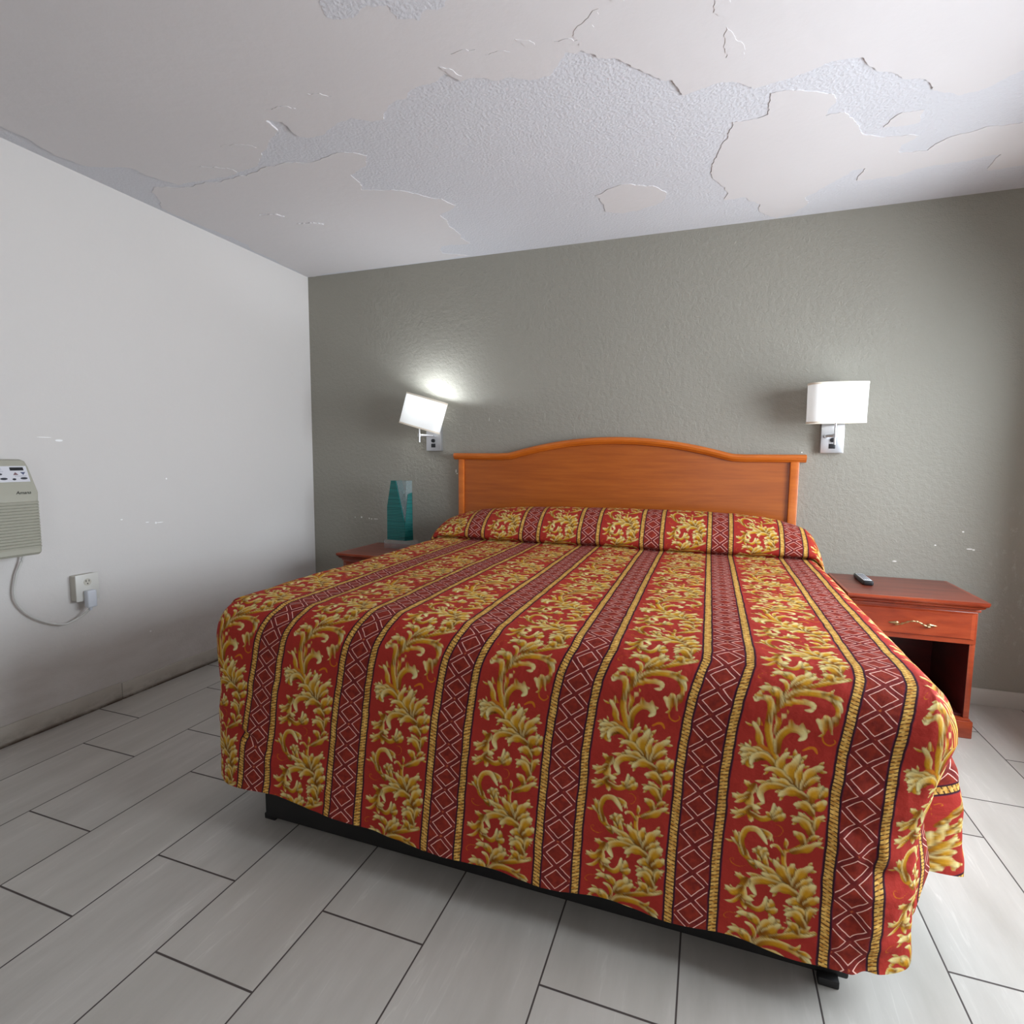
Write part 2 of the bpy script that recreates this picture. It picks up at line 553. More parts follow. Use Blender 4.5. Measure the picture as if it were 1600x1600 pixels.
M_oak_panel = mat_wood('orange_oak_panel', srgb(152, 74, 16), srgb(165, 83, 19), srgb(177, 94, 26), (0.45, 6.0, 7.0))
M_oak_edge = mat_wood('orange_oak_edging', srgb(182, 91, 22), srgb(196, 102, 28), srgb(206, 113, 38), (1.2, 6.0, 6.0), ring=4.0)
M_cherry = mat_wood('red_cherry', srgb(124, 44, 22), srgb(152, 60, 30), srgb(172, 76, 40), (1.3, 1.3, 6.0), rough=0.3, coat=0.35, ring=4.0)
M_cherry_top = mat_wood('red_cherry_top', srgb(104, 46, 32), srgb(122, 56, 40), srgb(138, 68, 50), (1.0, 7.0, 6.0), rough=0.38, coat=0.3, ring=3.0)
M_cherry_in = mat_wood('shaded_cherry_inside', srgb(58, 18, 20), srgb(70, 22, 23), srgb(82, 27, 27), (2.0, 2.0, 6.0), rough=0.45, coat=0.1, ring=3.0)  # shade of the open recess put into the wood colour
M_black = plain('black_bed_base', srgb(20, 19, 19), 0.6, 0.2)
M_chrome = plain('brushed_nickel', srgb(205, 206, 210), 0.32, 0.03, 90.0, metal=0.85)
M_brass = plain('antique_brass', srgb(176, 146, 108), 0.34, 0.25, 60.0, metal=0.95)
M_blackp = plain('black_plastic', srgb(22, 23, 27), 0.35, 0.1)

# ------------------------------------------------------------------ bed and headboard
BX0, BX1, BYF = 1.175, 3.27, -1.985           # outline of the made-up bed
bed = thing('bed', 'low black bed base and mattress hidden under the red and gold bedspread', 'bed', (2.24, -1.0, 0))
bm = bmesh.new()
add_box(bm, (1.37 - 2.24, -1.95 + 1.0, 0.012), (3.09 - 2.24, -0.14 + 1.0, 0.30), .006)
obj('base_frame', bm, M_black, bed)
bm = bmesh.new()
add_box(bm, (1.27 - 2.24, -1.90 + 1.0, 0.30), (3.21 - 2.24, -0.09 + 1.0, 0.66), .05, 4)
obj('mattress', bm, plain('mattress_ticking', srgb(220, 216, 208), 0.8, 0.03), bed)
for x, y in ((1.385, -1.935), (1.385, -.16), (3.075, -.16), (3.045, -1.96)):
    bm = bmesh.new()
    add_box(bm, (x - 2.24 - .022, y + 1.0 - .012, 0.0), (x - 2.24 + .022, y + 1.0 + .012, 0.02), .003)
    obj('leg', bm, M_black, bed)

hb = thing('headboard', 'orange wooden headboard with an arched top fixed to the grey wall', 'headboard', (2.19, 0, 0))


def hb_top(x):
    """height of the headboard's outline above the floor at x"""
    c = 2.20
    t = abs(x - c) / 0.655
    if t >= 1.12:
        return 1.2325
    arch = 1.2325 + 0.098 * (1 - t * t) ** 1.0 if t < 1 else 1.2325 - .02 * (t - 1)
    return 1.2325 + (math.sqrt((arch - 1.2325) ** 2 + .006 ** 2) + (arch - 1.2325)) / 2 - (.0 if t < 1 else .003 * (t - 1) / .12) + (-.003 if t < 0.0 else 0)


xs = [1.20 + (3.185 - 1.20) * i / 96 for i in range(97)]
bm = bmesh.new()
poly = [(xs[0] - 2.19, 0.20)] + [(x - 2.19, hb_top(x) - 0.012) for x in xs] + [(xs[-1] - 2.19, 0.20)]
add_prism(bm, poly, 1, -0.036, -0.004)
obj('panel', bm, M_oak_panel, hb)
for x0, x1 in ((1.196, 1.232), (3.142, 3.186)):
    bm = bmesh.new()
    add_box(bm, (x0 - 2.19, -0.052, 0.12), (x1 - 2.19, -0.004, 1.226), .004)
    obj('post', bm, M_oak_edge, hb)
# moulded top rail swept along the outline
bm = bmesh.new()
prof = [(-.004, .020), (-.058, .020), (-.066, .014), (-.070, .004), (-.066, -.008), (-.058, -.013), (-.055, -.018), (-.047, -.022), (-.004, -.022)]
xr = [1.168 + (3.216 - 1.168) * i / 120 for i in range(121)]
rings = []
for x in xr:
    dz = (hb_top(x + .004) - hb_top(x - .004)) / .008
    nx, nz = -dz / math.hypot(1, dz), 1 / math.hypot(1, dz)
    rings.append([bm.verts.new((x - 2.19 + nx * b, a, hb_top(x) + nz * b)) for a, b in prof])
for i in range(len(rings) - 1):
    for k in range(len(prof)):
        j = (k + 1) % len(prof)
        bm.faces.new((rings[i][k], rings[i + 1][k], rings[i + 1][j], rings[i][j]))
bm.faces.new(rings[0][::-1])
bm.faces.new(rings[-1])
obj('top_rail', bm, M_oak_edge, hb, angle=28)

# ------------------------------------------------------------------ bedspread
MOTIF = '''t19:1650,3139 1766,3147 1836,3242 1777,3367 1666,3403;t19:1165,4210 998,4284 851,4241 807,4150 865,4118 887,4171;t19:1002,-305 829,-296 743,-209 778,-148 859,-166;d49:2019,1353 2141,1274 2238,1278 2311,1385;s79:2596,-401 2123,-190 1746,-45 1493,165 1339,419 1252,715 1269,1076 1416,1456 1571,1763 1807,2006 2080,2239;s112:1220,811 1269,1076 1416,1456 1575,1785;s45:2035,2204 2267,2442 2379,2659 2424,2891 2412,3135 2288,3383 2052,3592 1877,3720 1928,3972 2018,4213 2164,4416;s41:2164,4416 2328,4592 2415,4829 2437,5017 2388,5202 2270,5340;s75:1895,3694 1910,3910 1988,4133 2092,4326;l90:2272,-360 2292,-579 2156,-778 1942,-705;l75:2367,-404 2430,-639 2465,-904 2634,-849;l67:2004,-171 2125,-321 2145,-453 2025,-521;l64:2170,-260 2387,-408 2548,-554;l56:1746,-45 2118,-214 2467,-322 2676,-434;l94:1587,-57 1427,-274 1204,-354 967,-338;l79:1513,-133 1418,-301 1254,-398;l120:1520,-35 1620,-200 1745,-357 1788,-523;l86:1594,-70 1768,-198 1882,-322 1957,-399;c60:1369,161 1413,28 1338,-118 1192,-173;c97:1405,365 1588,140 1871,52 2175,63 2453,185 2616,423;l45:2151,44 2285,12 2367,-111;l52:2317,75 2458,98 2595,168;c64:2377,197 2517,344 2531,530 2405,623;c75:1251,761 1361,469 1595,326 1843,277 2032,334 1999,446 1838,475;l116:2545,559 2403,666 2237,693 2080,677;l64:2420,653 2347,559 2260,499;l75:2460,667 2342,751 2242,835;t30:2382,766 2343,927 2389,1095 2521,1159 2620,1074 2572,1006;l34:2382,876 2319,953 2241,1001;l37:2468,773 2482,858 2538,909;l101:1348,417 1305,226 1121,95 795,73;l75:1329,311 1267,165 1122,36;c86:1191,816 1193,528 1133,341 956,301 805,424;l49:993,284 856,248 761,352;d49:1100,923 1020,823 968,763;l79:1308,1601 1135,1327 1034,1050 827,805;l67:1421,1094 1417,845 1487,644 1634,567;l56:1615,901 1694,797 1774,699;l60:1831,907 1904,828 1918,741;l56:1907,1006 1993,946 2095,889;c108:1516,1459 1502,1170 1642,941 1850,904 1989,1036 1891,1148;d75:1430,1611 1244,1443 1076,1406;l82:1370,1611 1114,1524 927,1502 800,1361;l97:1278,1674 1024,1598 851,1540 708,1578;l94:1198,1678 933,1683 749,1696;l82:1161,1708 928,1798 782,1861;l75:1045,1753 978,1857 1084,1954;c86:1581,1895 1400,1684 1208,1608 1038,1698 1022,1882;l97:1733,2044 1626,1797 1661,1566 1785,1408;l138:1962,2241 1848,1887 1926,1627 1979,1405;l82:2083,2194 2029,1917 2049,1735 2120,1633;l112:2152,2202 2224,1921 2348,1742 2526,1640;l71:2202,2147 2349,1984 2478,1891;l82:1885,2124 1640,1951 1450,1888 1274,1957;l101:1987,2270 1753,2174 1588,2141 1434,2082;l116:2302,2478 2342,2294 2484,2220 2542,2050;l75:2524,2343 2608,2215 2605,2085;l94:2375,2572 2513,2520 2656,2391;l56:1567,2268 1359,2232 1134,2233;c101:1889,2279 1626,2256 1410,2312 1294,2481 1391,2717;l67:1172,2405 1043,2353 925,2249;l108:1166,2339 1055,2608 1137,2815 1371,2828;l86:1061,2562 881,2689 686,2605;l49:1027,2659 886,2755 740,2819;l82:1110,2865 890,3046 676,2990;l45:977,3050 836,3148 741,3180;l71:1097,2957 1143,3082 1164,3201;c86:1153,2990 1366,3067 1545,2984 1611,2825 1601,2650;l82:1628,2977 1726,2834 1695,2697;l75:1635,3031 1770,2946 1848,2823;l45:1544,2973 1496,2917 1436,2885;l101:2208,2377 1972,2306 1782,2379 1644,2497;l97:2374,2693 2225,2561 1969,2589;l82:2418,2914 2247,2842 2087,2712;l97:2409,3179 2288,2987 2132,2889 1954,2961;l86:2260,3400 2199,3271 2027,3184;l71:2457,3015 2507,2785 2663,2717;l60:2377,3297 2463,3200 2565,3148;l79:2047,3647 2346,3490 2488,3359 2665,3270;l86:1349,4204 1113,3965 944,3756 731,3612;l67:990,3768 890,3588 843,3429;l56:1061,3550 1062,3392 1136,3281;l67:1367,3324 1558,3393 1595,3430 1600,3540;c82:1100,3945 1004,3653 1074,3400 1272,3334 1416,3448 1552,3629;l52:1915,3590 1927,3465 1894,3380;c45:1880,3741 1758,3604 1633,3622 1650,3673;l75:1505,3984 1380,3836 1229,3808;l82:1513,3960 1429,3802 1351,3690;l82:1521,3936 1505,3806 1534,3689;l64:1544,3953 1553,3851 1607,3800;l64:1598,4139 1536,3977 1531,3845;l101:1968,4335 1638,4207 1436,4123 1288,4020;l105:2037,4296 1879,4093 1760,3979 1701,3876;l82:2109,4191 2070,4025 2128,3858;l108:2155,4332 2272,4074 2380,3940 2522,3836;l75:2221,4370 2391,4219 2521,4100;l90:2000,4436 1735,4315 1606,4303 1449,4271;l60:1550,4383 1337,4391 1141,4390;c101:1977,4420 1724,4417 1493,4441 1282,4583 1401,4830;l67:1224,4552 1068,4524 915,4427;l108:1190,4539 1085,4777 1172,4942 1386,4954;l79:1081,4744 905,4888 708,4771;l52:1084,4932 914,5102 713,5124;l60:1099,5026 1160,5132 1209,5229;c79:1212,5085 1445,5135 1587,4990 1617,4763;l75:1667,5056 1732,4920 1705,4785;l71:1648,5094 1764,5064 1863,4962;l101:2252,4557 2044,4458 1859,4493 1649,4661;l94:2377,4763 2213,4676 1981,4742;l79:2431,4997 2295,4871 2132,4790;l94:2396,5178 2276,5006 2158,4972 1981,5068;l79:2271,5350 2223,5256 2051,5201;l116:2302,4642 2401,4411 2605,4224;l90:2391,4706 2540,4570 2682,4475;l67:2459,5033 2516,4824 2662,4764'''
P_W, P_H = 0.33, 0.568                       # repeat across and along the cloth
U0, V0 = 2.47, 2.153                         # centre of one lattice stripe, start of one scroll


def motif_tile(data, W=.33, H=.568, res=.0011):
    nx,ny=int(round(W/res)),int(round(H/res))
    lin=lambda c:(np.array(c)/255.)**2.2
    GB,GM,GY,GC,GD=[lin(c) for c in ((126,76,18),(196,142,34),(210,168,68),(222,210,150),(78,42,16))]
    col=np.tile(lin((182,44,30)),(ny,nx,1)); sdf=np.full((ny,nx),-.02)
    shade=np.ones((ny,nx))
    def sm(a,b,x):
        t=np.clip((x-a)/(b-a),0,1); return t*t*(3-2*t)
    strokes=[]
    for st in data.split(';'):
        k=st[0]; w,pt=st[1:].split(':'); w=int(w)*1e-4
        P=np.array([[float(c) for c in q.split(',')] for q in pt.split()])*1e-4
        if k=='l' and w>.0065:                                       # frilled side lobes of the bigger leaves
            n_=len(P); L_=np.hypot(*np.diff(P,axis=0).T).sum()
            i0=n_-2; d=P[-1]-P[-2]; d=d/(np.hypot(*d)+1e-9)
            for sg,fr,ln in ((1,.2,.26),(-1,.45,.22)):
                o_=P[i0]*(1-fr)+P[-1]*fr; o_=o_-d*.004; a=.75*sg; e=np.array([d[0]*np.cos(a)-d[1]*np.sin(a),d[0]*np.sin(a)+d[1]*np.cos(a)])
                g=np.array([d[0]*np.cos(a*.2)-d[1]*np.sin(a*.2),d[0]*np.sin(a*.2)+d[1]*np.cos(a*.2)])
                r=L_*ln+.003
                strokes.append(('f',w*.40,np.array([o_,o_+e*r*.55,o_+e*r*.8+g*r*.35])))
        strokes.append((k,w,P))
    for k,w,P in strokes:
        Q=np.vstack([2*P[0]-P[1],P,2*P[-1]-P[-2]]); C=[]
        for i in range(1,len(Q)-2):
            t=np.linspace(0,1,10,endpoint=(i==len(Q)-3))[:,None]
            a,b,c,d=Q[i-1:i+3]
            C.append(.5*(2*b+(c-a)*t+(2*a-5*b+4*c-d)*t*t+(3*b-a-3*c+d)*t**3))
        C=np.vstack(C); L=np.r_[0,np.cumsum(np.hypot(*np.diff(C,axis=0).T))]; s=L/L[-1]
        T=np.gradient(C,axis=0); T/=np.linalg.norm(T,axis=1)[:,None]+1e-9
        if k in 'lf': wd=w*1.36*(.42+1.25*s)*np.clip(1-s**1.75,0,1)**1.1
        elif k=='c': wd=w*1.24*(.5+.55*s)*np.clip(1.0-s**2.5,0,1)**.5
        elif k=='s': wd=w*(.75+.0*s)
        else: wd=w*(.5+.9*s)*np.clip(1.02-s,0,1)**.4
        if k=='l' and w>.0075: wd=wd*(1+.16*np.sin(s*17))
        wd=np.maximum(wd,.0007)
        m=w*1.6+.006
        x0,x1=C[:,0].min()-m,C[:,0].max()+m; y0,y1=C[:,1].min()-m,C[:,1].max()+m
        ix=np.arange(max(0,int(x0/res)),min(nx,int(x1/res)+1)); iy=np.arange(int(y0/res),int(y1/res)+1)
        if len(ix)==0: continue
        X=(ix+.5)*res; Y=(iy+.5)*res
        dx=X[None,:,None]-C[:,0]; dy=Y[:,None,None]-C[:,1]
        D=np.hypot(dx,dy); E=D-wd; j=E.argmin(2)
        g=np.take_along_axis; e=g(E,j[...,None],2)[...,0]
        cr=g(T[:,0]*dy-T[:,1]*dx,j[...,None],2)[...,0]; ss=s[j]; tt=np.clip(cr/wd[j],-1,1)
        iym=np.mod(iy,ny); sl=np.ix_(iym,ix)
        inside=sm(-.0006,.0006,-e)
        old=col[sl]; 
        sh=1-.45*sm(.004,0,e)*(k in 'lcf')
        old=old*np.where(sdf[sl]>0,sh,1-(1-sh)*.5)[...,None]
        u=sm(.0,.45,ss)[...,None]; v=sm(.45,.95,ss)[...,None]
        c=GB*(1-u)+GM*u; c=c*(1-v)+GC*v
        if k=='f': c=GM*(1-v)+GC*v+0*c
        if k=='s': c=np.broadcast_to(GM,c.shape)*1.0
        if k in 'td': c=np.broadcast_to(lin((188,112,35)),c.shape)*1.0
        lt=tt if C[-1,0]<C[0,0] else -tt
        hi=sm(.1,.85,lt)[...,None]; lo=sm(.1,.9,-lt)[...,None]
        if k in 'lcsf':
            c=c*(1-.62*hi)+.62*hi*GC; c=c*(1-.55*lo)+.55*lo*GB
            vein=np.exp(-((tt-.05)/.16)**2)*(1-ss)*.35
            c=c*(1-vein[...,None])+GD*vein[...,None]
            fine=.10*np.sin(tt*14+ss*3)*(1-.5*ss); c=c*(1+fine[...,None])
        rim=sm(.0016,0,-e)*.35
        c=c*(1-rim[...,None])+GB*rim[...,None]
        col[sl]=old*(1-inside[...,None])+c*inside[...,None]
        sdf[sl]=np.maximum(sdf[sl],-e)
    return col,sdf


tile_col, tile_sdf = motif_tile(MOTIF, P_W, P_H)


def sample(u, v):
    """colour and outline distance of the woven scroll at cloth coordinates"""
    ny, nx = tile_sdf.shape
    x = np.mod(u - U0, P_W) / P_W * nx - .5
    y = np.mod(v - V0, P_H) / P_H * ny - .5
    x0, y0 = np.floor(x).astype(int), np.floor(y).astype(int)
    fx, fy = x - x0, y - y0
    o = np.zeros((len(u), 4))
    for dy in (0, 1):
        for dx in (0, 1):
            w = (fx if dx else 1 - fx) * (fy if dy else 1 - fy)
            a, b = (y0 + dy) % ny, (x0 + dx) % nx
            o[:, :3] += tile_col[a, b] * w[:, None]
            o[:, 3] += np.clip(tile_sdf[a, b] / .012 + .5, 0, 1) * w
    return o


def vnoise(x, y, scale, seed):
    """smooth value noise"""
    r = np.random.default_rng(seed).uniform(-1, 1, (64, 64))
    X, Y = x / scale + 31.7, y / scale + 17.3
    i, j = np.floor(X).astype(int), np.floor(Y).astype(int)
    fx, fy = X - i, Y - j
    fx, fy = fx * fx * (3 - 2 * fx), fy * fy * (3 - 2 * fy)
    g = lambda a, b: r[a % 64, b % 64]
    return (g(i, j) * (1 - fx) + g(i + 1, j) * fx) * (1 - fy) + (g(i, j + 1) * (1 - fx) + g(i + 1, j + 1) * fx) * fy


def quilt(u, v):
    return 0.5 * vnoise(u, v, .055, 3) + 0.35 * vnoise(u, v, .028, 4) + 0.6 * vnoise(u, v, .12, 5)


PRO = [(-.075, .72), (-.08, .80), (-.095, .87), (-.14, .925), (-.22, .948), (-.30, .936), (-.37, .898), (-.418, .852), (-.441, .808), (-.438, .776), (-.414, .760), (-.404, .755), (-.43, .7527), (-.47, .752)]
ZT, R, RS = 0.742, 0.125, 0.075            # rounding of the foot edge and of the long edges
YF = -1.985
RC = 0.085                                   # rounding of the foot corners in plan


def lean(v):
    return np.interp(v, [0, 2.06, 2.105, 2.143, 2.197, 2.258, 2.316, 2.38, 2.452, 2.572, 2.74], [0, 0, -.002, -.013, -.028, -.039, -.046, -.053, -.056, -.063, -.066])


def end_fall(x):
    t = np.clip(np.abs(x - 2.225) / 1.075, 0, 1)
    return (1 - t ** 4) ** .5


def plan_edge(x, y):
    """distance inside the bed's plan outline (foot corners rounded)"""
    rc = RC
    dl, dr, df = (x - BX0) * R / RS, (BX1 - x) * R / RS, y - YF
    d = np.minimum(np.minimum(dl, dr), df)
    for cx, s in ((BX0 + rc, -1), (BX1 - rc, 1)):
        m = ((x - cx) * s > 0) & (y < YF + rc)
        dc = np.maximum(rc - np.hypot(x - cx, y - (YF + rc)), 0)
        d = np.where(m, np.minimum(d, dc * 1.3), d)
    return d


grids = []                                   # (vertex array, uv array, n_rows, n_cols)

# top, from behind the pillows to the rounded foot edge
prof = np.array(PRO)
seg = np.hypot(*np.diff(prof, axis=0).T)
vl = np.r_[0, np.cumsum(seg)]
vp = np.arange(0, vl[-1], .003)


def cr(x, xp, fp):
    """Catmull-Rom style smooth interpolation"""
    m = np.gradient(fp, xp)
    k = np.clip(np.searchsorted(xp, x) - 1, 0, len(xp) - 2)
    h = xp[k + 1] - xp[k]
    t = (x - xp[k]) / h
    return ((2 * t ** 3 - 3 * t ** 2 + 1) * fp[k] + (t ** 3 - 2 * t ** 2 + t) * h * m[k] + (-2 * t ** 3 + 3 * t ** 2) * fp[k + 1] + (t ** 3 - t ** 2) * h * m[k + 1])


TUCK = .32                                    # cloth folded in under the pillows
py, pz = cr(vp, vl, prof[:, 0]), cr(vp, vl, prof[:, 1])
yt = np.concatenate([np.arange(-.474, -1.80, -.0036), np.arange(-1.80, YF, -.0026), [YF]])
zt = .752 - .010 * ((-yt - .47) / 1.43)
VB = 0.6572                                  # cloth length from the head end to the start of the flat top
vt = VB + (-.47 - yt)
tf = np.clip(1 - (yt - YF) / R, 0, 1)
vt = vt + R * (np.arcsin(tf) - tf)
Y1, Z1, V1 = np.r_[py, yt], np.r_[pz, zt], np.r_[np.where(vp < vl[11], vp - vl[9] + .692 + TUCK, vp - vl[-1] + VB), vt]
X1 = np.concatenate([np.linspace(BX0, BX0 + .08, 34)[:-1], np.arange(BX0 + .08, BX1 - .08, .0029), np.linspace(BX1 - .08, BX1, 34)])
X, Y = np.meshgrid(X1, Y1)
Z = np.repeat(Z1[:, None], len(X1), 1)
Vv = np.repeat(V1[:, None], len(X1), 1)
# project the grid's foot corners onto the rounded outline
rc = RC
for cx, s in ((BX0 + rc, -1), (BX1 - rc, 1)):
    m = ((X - cx) * s > 0) & (Y < YF + rc)
    dx, dy = X - cx, Y - (YF + rc)
    q = np.maximum(np.abs(dx), np.abs(dy)) / np.maximum(np.hypot(dx, dy), 1e-9)
    X = np.where(m, cx + dx * q, X)
    Y = np.where(m, (YF + rc) + dy * q, Y)
bump_h = np.maximum(Z - .757, 0) * (np.arange(len(Z))[:, None] < np.searchsorted(vp, vl[11]))
back = np.clip((-.30 - Y) / .1, 0, 1)
Z = Z - bump_h * (1 - end_fall(X)) + bump_h * .06 * (X - 2.2)
inner = np.clip(plan_edge(X, Y) / .06, 0, 1)
Z = Z + (.004 * vnoise(X, Y, .35, 8) + .0022 * quilt(X, Vv)) * inner
# soft dents along the top and the sag between the pillows and the foot
Z = Z + .006 * np.sin(X * 7 + 1) * np.exp(-((Y + 1.2) / .5) ** 2) * .6 * inner
d = np.clip(plan_edge(X, Y), 0, None)
t = np.clip(1 - d / R, 0, 1)
Z = Z - R * (1 - np.sqrt(np.clip(1 - t * t, 0, 1)))
ex = np.clip(1 - np.minimum(X - BX0, BX1 - X) / RS, 0, 1)
SIDE_ARC = .14                               # cloth taken up by the rounded long edges
U = X + np.where(X < 2.2, -1, 1) * (SIDE_ARC - RS) * ex ** 3
grids.append((np.stack([X, Y, Z], -1), np.stack([U, Vv], -1)))
V_EDGE = V1[-1]
Z_EDGE = Z1[-1] - R


# front drop: follows the rounded foot corners round to the sides
def outline(s):
    """plan of the foot edge; s = 0 at the left side, grows to the right"""
    a = .16
    arc = rc * math.pi / 2
    Lf = (BX1 - rc) - (BX0 + rc)
    x, y, nx, ny = (np.zeros_like(s) for _ in range(4))
    m = s < a
    x[m], y[m], nx[m] = BX0, YF + rc + a - s[m], -1
    m = (s >= a) & (s < a + arc)
    th = (s[m] - a) / rc
    x[m], y[m], nx[m], ny[m] = BX0 + rc - rc * np.cos(th), YF + rc - rc * np.sin(th), -np.cos(th), -np.sin(th)
    m = (s >= a + arc) & (s < a + arc + Lf)
    x[m], y[m], ny[m] = BX0 + rc + s[m] - a - arc, YF, -1
    m = (s >= a + arc + Lf) & (s < a + 2 * arc + Lf)
    th = (s[m] - a - arc - Lf) / rc
    x[m], y[m], nx[m], ny[m] = BX1 - rc + rc * np.sin(th), YF + rc - rc * np.cos(th), np.sin(th), -np.cos(th)
    m = s >= a + 2 * arc + Lf
    x[m], y[m], nx[m] = BX1, YF + rc + s[m] - a - 2 * arc - Lf, 1
    return x, y, nx, ny, a + arc, Lf


a_tot = .16 * 2 + rc * math.pi + (BX1 - BX0 - 2 * rc)
S1 = np.arange(0, a_tot, .0028)
ox, oy, onx, ony, s0, Lf = outline(S1)
us = BX0 + rc + (S1 - s0)
NT = 205
T1 = np.linspace(0, 1, NT)
Hs = np.interp(ox + onx * .0, [1.2, 1.5, 1.9, 2.3, 3.0, 3.2, 3.3], [.446, .450, .490, .498, .505, .512, .495])
endrise = np.clip((S1 - (a_tot - .30)) / .24, 0, 1)
Hs = Hs - .16 * endrise ** 1.6 - .03 * np.clip((.20 - S1) / .2, 0, 1)
Tt, Hh = np.meshgrid(T1, Hs, indexing='ij')
dep = Tt * Hh
Uu = np.repeat(us[None, :], NT, 0)
Vd = V_EDGE + dep
flare = .055 * Tt ** 1.2
cornr = np.exp(-((S1 - (a_tot - .19)) / .11) ** 2)
cornl = np.exp(-((S1 - .22) / .08) ** 2)
flare = flare - cornr[None, :] * (.055 * np.clip(Tt * 2.2, 0, 1) + .055 * Tt) + cornl[None, :] * (-.045) * Tt
tuckr = np.clip((S1 - (a_tot - .14)) / .14, 0, 1)[None, :]
tuckl = np.clip((.14 - S1) / .14, 0, 1)[None, :]
flare = flare - .035 * (tuckr + tuckl) * np.clip(Tt * 4, 0, 1)
rip = .008 * np.sin(Uu * 19 + .6) * Tt ** 1.5 + .005 * np.sin(Uu * 8.3 + 2) * Tt
rip = rip + .0045 * vnoise(Uu, Vd, .09, 21) * np.clip(Tt * 5, 0, 1) + .0026 * quilt(Uu, Vd) * np.clip(Tt * 6, 0, 1)
puck = (np.exp(-((Uu - 3.10) / .11) ** 2)) * np.clip(Tt * 3, 0, 1)
rip = rip + puck * (.015 * vnoise(Uu * .55, Vd, .05, 33) + .008 * vnoise(Uu, Vd, .03, 34))
# a pinched crease near the left corner
crease = np.exp(-((dep - .27 - (Uu - 1.33) * .35) / .012) ** 2) * np.exp(-((Uu - 1.36) / .085) ** 2)
rip = rip - .014 * crease
off = flare + rip
Xf = ox[None, :] + onx[None, :] * off
Yf = oy[None, :] + ony[None, :] * off
Zf = Z_EDGE - dep + .003 * np.sin(Uu * 23) * Tt
grids.append((np.stack([Xf, Yf, Zf], -1), np.stack([Uu, Vd], -1)))

# side drops
for side in (-1, 1):
    Ys = np.arange(-.06, -1.90, -.006 if side < 0 else -.005)
    nT = 70 if side < 0 else 110
    Tt, Yy = np.meshgrid(np.linspace(0, 1, nT), Ys, indexing='ij')
    Hh = .45 - .05 * np.clip((-Yy - 1.5) / .4, 0, 1) - .06 * np.clip((-Yy - 1.70) / .16, 0, 1) ** 2
    dep = Tt * Hh
    if side > 0:
        fl = .010 * Tt + .072 * np.exp(-((Yy + 1.70) / .16) ** 2) * np.sin(np.clip(Tt * 1.6, 0, 1) * math.pi * .5)
        fl = fl + .02 * np.sin(Yy * 14 + 1) * Tt
        fl = fl + .007 * vnoise(Yy * .6, dep, .05, 41) * np.clip(Tt * 3, 0, 1)
        edge = np.clip((-1.77 - Yy) / .10, 0, 1)
        fl = fl - .14 * edge ** 1.5 * np.clip(Tt * 4, 0, 1)
    else:
        fl = .01 * Tt + .012 * np.sin(Yy * 13) * Tt - .02 * np.clip((-1.82 - Yy) / .08, 0, 1) * Tt
    fl = fl + .002 * quilt(Yy, dep)
    Xs = (BX1 if side > 0 else BX0) + side * fl
    Uu = (BX1 + (SIDE_ARC - RS) + dep) if side > 0 else (BX0 - (SIDE_ARC - RS) - dep)
    Vd = VB + (-.47 - Yy)
    # pillow bulge carries over the upper edge
    zed = Z_EDGE + np.interp(-Yy, [0, .08, .2, .35, .45, .6], [.02, .05, .06, .05, .02, 0]) * .0
    grids.append((np.stack([Xs, Yy, zed - dep], -1), np.stack([Uu, Vd], -1)))

vs, uvs, fcs, base_i = [], [], [], 0
for Pn, UVn in grids:
    r_n, c_n = Pn.shape[:2]
    vs.append(Pn.reshape(-1, 3))
    uvs.append(UVn.reshape(-1, 2))
    ii = np.arange(r_n * c_n).reshape(r_n, c_n) + base_i
    fcs.append(np.stack([ii[:-1, :-1], ii[1:, :-1], ii[1:, 1:], ii[:-1, 1:]], -1).reshape(-1, 4))
    base_i += r_n * c_n
vs, uvs, fcs = np.concatenate(vs), np.concatenate(uvs), np.concatenate(fcs)
uvs[:, 0] -= lean(uvs[:, 1])
me = bpy.data.meshes.new('bedspread')
me.vertices.add(len(vs))
me.vertices.foreach_set('co', vs.astype(np.float32).ravel())
me.loops.add(len(fcs) * 4)
me.loops.foreach_set('vertex_index', fcs.astype(np.int32).ravel())
me.polygons.add(len(fcs))
me.polygons.foreach_set('loop_start', np.arange(0, len(fcs) * 4, 4, dtype=np.int32))
try:
    me.polygons.foreach_set('loop_total', np.full(len(fcs), 4, dtype=np.int32))
except Exception:
    pass
me.update(calc_edges=True)
me.polygons.foreach_set('use_smooth', np.ones(len(fcs), dtype=bool))
colattr = me.attributes.new('scroll', 'FLOAT_COLOR', 'POINT')
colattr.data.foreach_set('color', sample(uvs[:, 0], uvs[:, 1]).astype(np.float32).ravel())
uvattr = me.attributes.new('cloth', 'FLOAT_VECTOR', 'POINT')
uvattr.data.foreach_set('vector', np.c_[uvs, np.zeros(len(uvs))].astype(np.float32).ravel())
bs = bpy.data.objects.new('bedspread', me)
C.objects.link(bs)
tag(bs, 'red and gold striped quilted bedspread with scrolling leaves pulled over the bed and pillows', 'bedspread')


